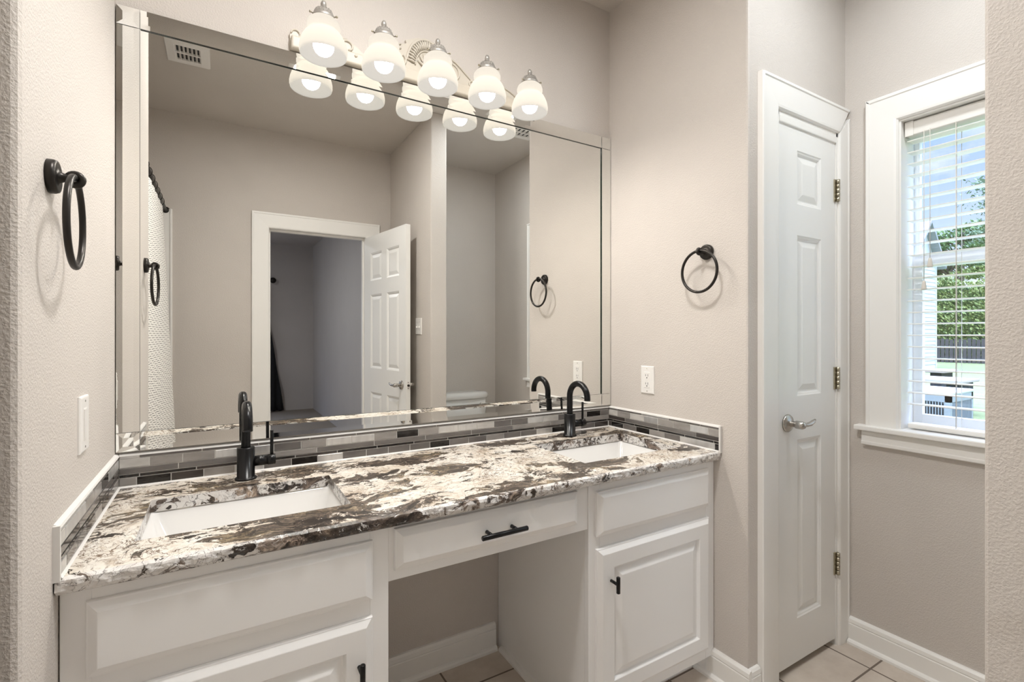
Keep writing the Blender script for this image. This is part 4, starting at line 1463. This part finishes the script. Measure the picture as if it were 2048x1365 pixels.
# ------------------------------------------------------------------ ceiling registers
def register(x0, x1, y0, y1, label):
    r = thing('ceiling_vent', ((x0 + x1) / 2, (y0 + y1) / 2, CEIL), label, 'vent')
    fn = lambda u, v, d: (u, v, CEIL - d)
    b = MB()
    fw = 0.045
    u0, u1, v0, v1 = x0, x1, y0, y1
    b.rect_loops(u0, u1, v0, v1, [(0, 0), (0, 0.003), (0.006, 0.010), (fw - 0.004, 0.012), (fw, 0.010), (fw, 0.001)], fn, 0, False)
    b.build('vent_frame', M['plate'], r, merge=False)
    b = MB()
    b.prism([(u0 + fw, v0 + fw), (u1 - fw, v0 + fw), (u1 - fw, v1 - fw), (u0 + fw, v1 - fw)], fn, 0.0005, 0.0015)
    b.build('vent_opening', M['slot'], r)
    b = MB()
    n = 6
    vm = (v0 + v1) / 2
    b.prism([(u0 + fw, vm - 0.006), (u1 - fw, vm - 0.006), (u1 - fw, vm + 0.006), (u0 + fw, vm + 0.006)], fn, 0.002, 0.011)
    for k in range(n + 1):
        uu = u0 + fw + (u1 - u0 - 2 * fw) * k / n
        ca, sa = 0.0075, 0.0045
        for (va, vb, s) in ((v0 + fw, vm - 0.006, 1), (vm + 0.006, v1 - fw, -1)):
            pts = [(uu - ca * 0.6, 0.002), (uu - ca * 0.6 + 0.0015, 0.002), (uu + ca * 0.6 + 0.0015, 0.011), (uu + ca * 0.6, 0.011)]
            A = [b.bm.verts.new(fn(p[0], va, p[1])) for p in pts]
            B = [b.bm.verts.new(fn(p[0], vb, p[1])) for p in pts]
            b.bm.faces.new(A)
            b.bm.faces.new(list(reversed(B)))
            for i in range(4):
                jn = (i + 1) % 4
                b.bm.faces.new([A[i], B[i], B[jn], A[jn]])
    b.build('vent_louvres', M['plate'], r, merge=False)
register(-0.244, -0.042, 0.190, 0.430, 'white ceiling air vent at the upper left of the mirror reflection')
register(1.760, 2.060, 0.270, 0.470, 'white ceiling air vent above the toilet area, reflected below the rightmost lamps')

# ------------------------------------------------------------------ tub recess: trim, rod, curtain
b = MB()
b.box(-0.345, -0.285, YO, YO + 0.010, 0, 2.115, 0, 0.003)
b.box(-0.287, -0.272, YO, YO + 0.016, 0, 2.118, 0, 0.004)
struct(b.build('trim_3', M['white'], merge=False), 'white upright trim at the edge of the bathtub recess, seen in the mirror', 'trim')
b = MB()
b.prism([(0, 0), (0.72, 0), (0.72, 0.45), (0.66, 0.48), (0.06, 0.48), (0, 0.45)], lambda u, v, d: (-1.055 + u, d, v), YO + 0.002, YLC - 0.002)
tbo = b.build('bathtub', M['tub'])
tag(tbo, 'white bathtub in the recess behind the dashed curtain', 'bathtub')
RZ = 2.105
rod = MB()
rod.cyl((-0.31, YO + 0.001, RZ), (-0.31, YLC - 0.001, RZ), 0.011, 16)
rod.lathe([(0.026, 0), (0.022, 0.008), (0.012, 0.012)], (-0.31, YO + 0.001, RZ), (0, 1, 0), 20)
rod.lathe([(0.026, 0), (0.022, 0.008), (0.012, 0.012)], (-0.31, YLC - 0.001, RZ), (0, -1, 0), 20)
tag(rod.build('curtain_rod', M['bronze'], merge=False), 'dark bronze rod across the bathtub recess holding the dashed curtain', 'curtain rod')

def curtain(name, path_top, path_bot, z0, z1, m, nv=30, nu=150, uvlen=2.0, amp=0.02, waves=9):
    b = MB()
    uvl = b.bm.loops.layers.uv.new('UVMap')
    V = []
    for k in range(nv + 1):
        v = k / nv
        row = []
        for i in range(nu + 1):
            u = i / nu
            a = Vector(path_top(u)); c_ = Vector(path_bot(u))
            p = a.lerp(c_, v)
            ph = 2 * math.pi * waves * u + 0.6 * math.sin(3 * v + 5 * u)
            off = amp * (0.75 + 0.5 * v) * math.sin(ph)
            row.append(b.bm.verts.new((p.x + off, p.y, z1 + (z0 - z1) * v - (0.012 * math.sin(ph) ** 2 if k == 0 else 0))))
        V.append(row)
    for k in range(nv):
        for i in range(nu):
            f = b.bm.faces.new([V[k][i], V[k][i + 1], V[k + 1][i + 1], V[k + 1][i]])
            f.smooth = True
            for lp_, (ui, vi) in zip(f.loops, ((i, k), (i + 1, k), (i + 1, k + 1), (i, k + 1))):
                lp_[uvl].uv = (uvlen * ui / nu, (z1 - z0) * (1 - vi / nv))
    o = b.build(name, m, merge=False)
    so = o.modifiers.new('thickness', 'SOLIDIFY')
    so.thickness = 0.002
    return o
sc_ = thing('shower_curtain', (-0.31, 0.2, 0.2), 'white shower curtain printed with rows of small black dashes, seen in the mirror', 'curtain')
co = curtain('curtain_cloth', lambda u: (-0.312, 0.90 - 1.22 * u, 0), lambda u: (-0.232 - 0.03 * (1 - u), 0.88 - 1.21 * u, 0), 0.20, RZ - 0.035, M['curtain'], 40, 200, 1.8, 0.018, 9)
attach(co, sc_)
for k in range(10):
    yy = 0.88 - 1.16 * k / 9
    b = MB()
    b.tube([(-0.31 + 0.017 * math.cos(a), yy, RZ - 0.008 + 0.024 * math.sin(a)) for a in [2 * math.pi * i / 16 for i in range(16)]], 0.002, 6, 0, True)
    b.build('curtain_hook', M['bronze'], sc_, merge=False)

# bedroom curtain and rod (seen through the doorway in the mirror)
b = MB()
RZ2 = 2.16
b.cyl((-2.0, BY + 0.08, RZ2), (0.70, BY + 0.08, RZ2), 0.014, 14)
b.lathe([(0, 0), (0.018, 0.002), (0.022, 0.012), (0.040, 0.03), (0.048, 0.058), (0.040, 0.086), (0.02, 0.102), (0, 0.106)], (0.70, BY + 0.08, RZ2), (1, 0, 0), 22)
for xx in (-1.95, 0.60):
    b.cyl((xx, BY, RZ2), (xx, BY + 0.08, RZ2), 0.010, 10)
tag(b.build('curtain_rod', M['bronze'], merge=False), 'dark curtain rod with a ball end on the bedroom wall, seen through the doorway', 'curtain rod')
bc = curtain('curtain', lambda u: (0.25 + 0.35 * u, BY + 0.09, 0), lambda u: (0.20 + 0.72 * u, BY + 0.10, 0), 0.02, RZ2 - 0.02, M['blackcloth'], 20, 60, 1.0, 0.0, 4)
for v in bc.data.vertices:
    v.co.y += 0.03 * math.sin(v.co.x * 60)
tag(bc, 'black curtain hanging on the bedroom wall, seen through the doorway in the mirror', 'curtain')

# ------------------------------------------------------------------ toilet
TX = 1.815
tl = thing('toilet', (TX, YO + 0.35, 0), 'white toilet with rounded tank lid beside the stub wall, seen in the mirror', 'toilet')
def superbox(b, cx, cy, hw, hd, zs, n=40, p=3.2, mi=0):
    """stack of superellipse rings: zs of (z, scale_w, scale_d)."""
    rings = []
    for z, sw, sd in zs:
        ring = []
        for i in range(n):
            a = 2 * math.pi * i / n
            ca, sa = math.cos(a), math.sin(a)
            ring.append(b.bm.verts.new((cx + hw * sw * math.copysign(abs(ca) ** (2 / p), ca), cy + hd * sd * math.copysign(abs(sa) ** (2 / p), sa), z)))
        rings.append(ring)
    for a, c_ in zip(rings, rings[1:]):
        for i in range(n):
            jn = (i + 1) % n
            f = b.bm.faces.new([a[i], a[jn], c_[jn], c_[i]])
            f.smooth = True
            f.material_index = mi
    b.bm.faces.new(list(reversed(rings[0])))
    b.bm.faces.new(rings[-1])
b = MB()
superbox(b, TX, YO + 0.115, 0.235, 0.10, [(0.38, 0.82, 0.85), (0.40, 0.86, 0.9), (0.55, 0.94, 0.96), (0.708, 1.0, 1.0)], 48, 5)
b.build('tank', M['porcelain'], tl)
b = MB()
superbox(b, TX, YO + 0.117, 0.258, 0.113, [(0.708, 0.97, 0.97), (0.714, 1.0, 1.0), (0.735, 1.0, 1.0), (0.752, 0.96, 0.94), (0.760, 0.86, 0.8), (0.763, 0.6, 0.5)], 48, 3.4)
b.build('tank_lid', M['porcelain'], tl)
b = MB()
b.cyl((TX + 0.16, YO + 0.212, 0.66), (TX + 0.16, YO + 0.232, 0.66), 0.012, 14)
b.tube([(TX + 0.16, YO + 0.232, 0.66), (TX + 0.20, YO + 0.240, 0.66), (TX + 0.235, YO + 0.242, 0.655)], 0.007, 10)
b.build('flush_lever', M['plate'], tl, merge=False)
b = MB()
superbox(b, TX, YO + 0.42, 0.185, 0.25, [(0.0, 0.62, 0.72), (0.03, 0.6, 0.7), (0.18, 0.58, 0.68), (0.30, 0.8, 0.9), (0.37, 0.98, 1.0), (0.395, 1.0, 1.0)], 40, 2.3)
b.box(TX - 0.10, TX + 0.10, YO + 0.02, YO + 0.28, 0.0, 0.385, 0, 0.02)
b.build('bowl', M['porcelain'], tl, merge=False)
b = MB()
superbox(b, TX, YO + 0.44, 0.188, 0.235, [(0.397, 0.98, 0.98), (0.400, 1, 1), (0.412, 1, 1), (0.416, 0.98, 0.98)], 40, 2.3)
superbox(b, TX, YO + 0.44, 0.186, 0.232, [(0.418, 0.98, 0.98), (0.422, 1, 1), (0.434, 0.98, 0.98), (0.440, 0.9, 0.9)], 40, 2.3)
b.build('seat_and_lid', M['porcelain'], tl, merge=False)

# ------------------------------------------------------------------ outdoors
GZ = -0.35
b = MB()
b.box(XO + 0.001, 60, -45, 45, GZ - 0.2, GZ)
tag(b.build('lawn', M['grass']), 'green lawn behind the house, seen through the blinds', 'lawn', None, 'structure')

def ray_pt(px, dist):
    r = (px - 1024) / FPX
    c_, s_ = math.cos(TH), math.sin(TH)
    return Vector(((r * c_ + s_) * dist, (c_ - r * s_) * dist, 0))
def zrow(py, dist):
    return H - (py - 670.6) / FPX * dist

# air-conditioning condenser
ap = ray_pt(1901, 6.4)
aw = 0.80
ac = thing('air_conditioner', (ap.x, ap.y + aw / 2, GZ), 'grey outdoor air conditioner unit with top coloured sunlit white on the lawn outside the window', 'air conditioner')
ax0, ax1, ay0, ay1 = ap.x, ap.x + aw, ap.y, ap.y + aw
az1 = zrow(785, 6.4)
b = MB()
b.box(ax0 + 0.03, ax1 - 0.03, ay0 + 0.03, ay1 - 0.03, GZ + 0.03, az1 - 0.05)
b.build('coil_core', M['dark'], ac)
b = MB()
for (xx, yy) in ((ax0, ay0), (ax0, ay1 - 0.06), (ax1 - 0.06, ay0), (ax1 - 0.06, ay1 - 0.06)):
    b.box(xx, xx + 0.06, yy, yy + 0.06, GZ + 0.03, az1 - 0.04)
b.box(ax0, ax1, ay0, ay1, GZ, GZ + 0.06)
b.box(ax0, ax1, ay0, ay1, az1 - 0.14, az1 - 0.04)
b.build('corner_frame', M['acgrey'], ac, merge=False)
b = MB()
n = 22
for i in range(n):
    yy = ay0 + 0.06 + (aw - 0.12) * i / n
    b.box(ax0 + 0.004, ax0 + 0.012, yy, yy + 0.010, GZ + 0.06, az1 - 0.14)
    xx = ax0 + 0.06 + (aw - 0.12) * i / n
    b.box(xx, xx + 0.010, ay0 + 0.004, ay0 + 0.012, GZ + 0.06, az1 - 0.14)
b.build('side_grille', M['acgrey'], ac, merge=False)
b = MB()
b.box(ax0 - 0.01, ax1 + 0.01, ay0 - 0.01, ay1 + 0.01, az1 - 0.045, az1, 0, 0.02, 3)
b.build('top_cover', M['acsunlit'], ac)

# stacked slabs on the grass
def slab_stack(px, dist, w, d, ztop, label, th=0.06):
    p = ray_pt(px, dist)
    r = thing('garden_slab', (p.x, p.y + w / 2, GZ), label, 'slab')
    b = MB()
    b.box(p.x, p.x + d, p.y, p.y + w, ztop - th, ztop, 0, 0.015)
    b.build('slab_top', M['stone'], r)
    b = MB()
    for yy in (p.y + 0.08, p.y + w - 0.28):
        b.box(p.x + 0.08, p.x + d - 0.08, yy, yy + 0.2, GZ, ztop - th)
    b.build('slab_support', M['dark'], r, merge=False)
slab_stack(1926, 9.5, 1.6, 0.9, zrow(762, 9.5), 'low pale slab on dark supports on the lawn behind the air conditioner')
slab_stack(1889, 10.8, 1.3, 0.8, zrow(742, 10.8), 'raised pale slab further back on the lawn beside the white house')

# neighbouring wing with lap siding and gable roof
HD_ = 24.0
hp = ray_pt(1871, HD_)
nb = thing('neighbour_house', (hp.x - 1.5, hp.y + 3, GZ), 'white lap-sided house with grey roof seen at the left of the window', 'house')
eave = zrow(527, HD_)
HWD = 1.45                      # half width of the gable end
top = eave + 1.75
b = MB()
z = GZ
while z < eave:
    zz = min(z + 0.19, eave)
    b.prism([(0, z), (-0.03, z), (-0.006, zz), (0, zz)], lambda u, v, d: (hp.x - d, hp.y + u, v), 0, 2 * HWD)
    b.prism([(0, z), (-0.03, z), (-0.006, zz), (0, zz)], lambda u, v, d: (hp.x - 2 * HWD + u, hp.y + d, v), 0, 6.0)
    z = zz
b.box(hp.x - 2 * HWD + 0.001, hp.x - 0.001, hp.y + 0.001, hp.y + 6, GZ, eave)
b.box(hp.x - 0.10, hp.x + 0.02, hp.y - 0.05, hp.y + 0.08, GZ, eave)
b.build('siding_wall', M['siding'], nb, merge=False)
b = MB()
b.prism([(hp.x, eave), (hp.x - 2 * HWD, eave), (hp.x - HWD, top)], lambda u, v, d: (u, hp.y + d, v), 0.0, 6.0)
b.build('gable_wall', M['siding'], nb)
b = MB()
for sg in (1, -1):
    a = (hp.x - HWD + sg * (HWD + 0.25), eave - 0.30)
    c_ = (hp.x - HWD, top + 0.02)
    b.prism([a, c_, (c_[0], c_[1] + 0.16), (a[0], a[1] + 0.16)], lambda u, v, d: (u, hp.y + d, v), -0.35, 6.3)
b.build('roof', M['shingle'], nb, merge=False)

# fence
fp = ray_pt(1990, 27)
fn_ = thing('garden_fence', (fp.x, fp.y, GZ), 'dark board fence at the back of the lawn in front of the hedge', 'fence')
b = MB()
for i in range(70):
    y = fp.y - 6 + i * 0.2
    b.box(fp.x, fp.x + 0.03, y, y + 0.16, GZ, GZ + 1.35 + 0.03 * (i % 3))
b.build('fence_boards', M['fencewood'], fn_, merge=False)
b = MB()
b.box(fp.x + 0.03, fp.x + 0.08, fp.y - 6, fp.y + 8, GZ + 0.3, GZ + 0.4)
b.box(fp.x + 0.03, fp.x + 0.08, fp.y - 6, fp.y + 8, GZ + 1.0, GZ + 1.1)
b.build('fence_rails', M['fencewood'], fn_, merge=False)

def leaf_cloud(n, fn, size, seed):
    rnd = random.Random(seed)
    b = MB()
    for _ in range(n):
        p = Vector(fn(rnd))
        a = Vector((rnd.gauss(0, 1), rnd.gauss(0, 1), rnd.gauss(0, 1))).normalized()
        u = a.orthogonal().normalized() * size * rnd.uniform(0.6, 1.3)
        v = a.cross(u).normalized() * size * rnd.uniform(0.4, 0.8)
        b.face([tuple(p - u), tuple(p + v * 0.6), tuple(p + u), tuple(p - v * 0.6)])
    return b
hd = thing('hedge', (fp.x + 1.2, fp.y, GZ), 'tall bright green hedge behind the lawn, seen through the lower sash', 'hedge')
hz = zrow(556, 28.5)
def hedge_pt(r):
    y = fp.y + r.uniform(-5, 6)
    hgt = hz - GZ + 0.22 * math.sin(y * 1.7) + 0.15 * math.sin(y * 3.9)
    return (fp.x + 0.5 + abs(r.gauss(0, 0.5)), y, GZ + hgt * r.random() ** 0.8)
leaf_cloud(16000, hedge_pt, 0.12, 3).build('hedge_foliage', M['leaf_hedge'], hd, merge=False)
b = MB()
for i in range(9):
    y = fp.y - 4.5 + i * 1.2
    b.tube([(fp.x + 0.9, y, GZ), (fp.x + 1.0, y + 0.1, GZ + 1.2), (fp.x + 0.95, y + 0.25, GZ + 2.2)], [0.05, 0.04, 0.02], 6)
b.build('hedge_stems', M['bark'], hd, merge=False)
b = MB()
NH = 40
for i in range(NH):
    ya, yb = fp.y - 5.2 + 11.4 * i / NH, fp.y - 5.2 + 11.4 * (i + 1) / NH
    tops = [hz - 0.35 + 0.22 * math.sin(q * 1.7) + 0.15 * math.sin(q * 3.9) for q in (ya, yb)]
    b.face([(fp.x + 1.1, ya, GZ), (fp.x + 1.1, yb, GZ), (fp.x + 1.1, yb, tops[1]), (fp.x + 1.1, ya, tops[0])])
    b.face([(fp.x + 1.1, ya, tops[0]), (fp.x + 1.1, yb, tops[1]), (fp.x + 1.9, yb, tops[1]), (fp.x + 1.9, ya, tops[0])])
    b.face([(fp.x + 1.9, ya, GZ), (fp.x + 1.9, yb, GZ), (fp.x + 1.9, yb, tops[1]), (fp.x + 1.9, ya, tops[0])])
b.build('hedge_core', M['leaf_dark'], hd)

def tree(px, dist, pyt, pyb, wid, label, m, seed, n=4500, leaf=0.2):
    p = ray_pt(px, dist)
    zt, zb = zrow(pyt, dist), zrow(pyb, dist)
    r = thing('tree', (p.x, p.y, GZ), label, 'tree')
    b = MB()
    b.tube([(p.x, p.y, GZ), (p.x + 0.1, p.y + 0.1, (zb + GZ) / 2), (p.x, p.y, zb), (p.x + 0.1, p.y - 0.1, zt - 0.5)], [0.22, 0.18, 0.14, 0.03], 8)
    rnd = random.Random(seed)
    cl = []
    for _ in range(16):
        v = rnd.random()
        z = zb + (zt - zb) * v * 0.86
        w = wid * (1 - 0.55 * v)
        c_ = (p.x + rnd.uniform(-w, w) * 0.7, p.y + rnd.uniform(-w, w), z)
        cl.append((c_, (zt - zb) * rnd.uniform(0.10, 0.18)))
        b.tube([(p.x, p.y, max(GZ + 1, z - 0.9)), tuple((Vector(c_) + Vector((p.x, p.y, z))) / 2), c_], [0.06, 0.04, 0.015], 5)
    b.build('trunk', M['bark'], r, merge=False)
    def fn(rr):
        (cx, cy, cz), rad = rr.choice(cl)
        return (cx + rr.gauss(0, rad * 0.7), cy + rr.gauss(0, rad * 0.8), cz + rr.gauss(0, rad * 0.4))
    leaf_cloud(n, fn, leaf, seed).build('foliage', m, r, merge=False)
tree(1925, 40, 440, 535, 2.6, 'broad dark tree rising above the hedge, in the middle of the upper sash', M['leaf_dark'], 21)
tree(1990, 42, 430, 540, 2.8, 'broad dark tree behind the hedge at the right side of the upper sash', M['leaf_dark'], 22)
tree(1985, 36, 330, 470, 1.5, 'tall sparse pine showing above the other trees at the right edge of the window', M['leaf_pine'], 23, 1200, 0.16)
tree(1900, 36, 500, 560, 2.0, 'low rounded tree behind the hedge next to the white house', M['leaf_hedge'], 24, 3500)
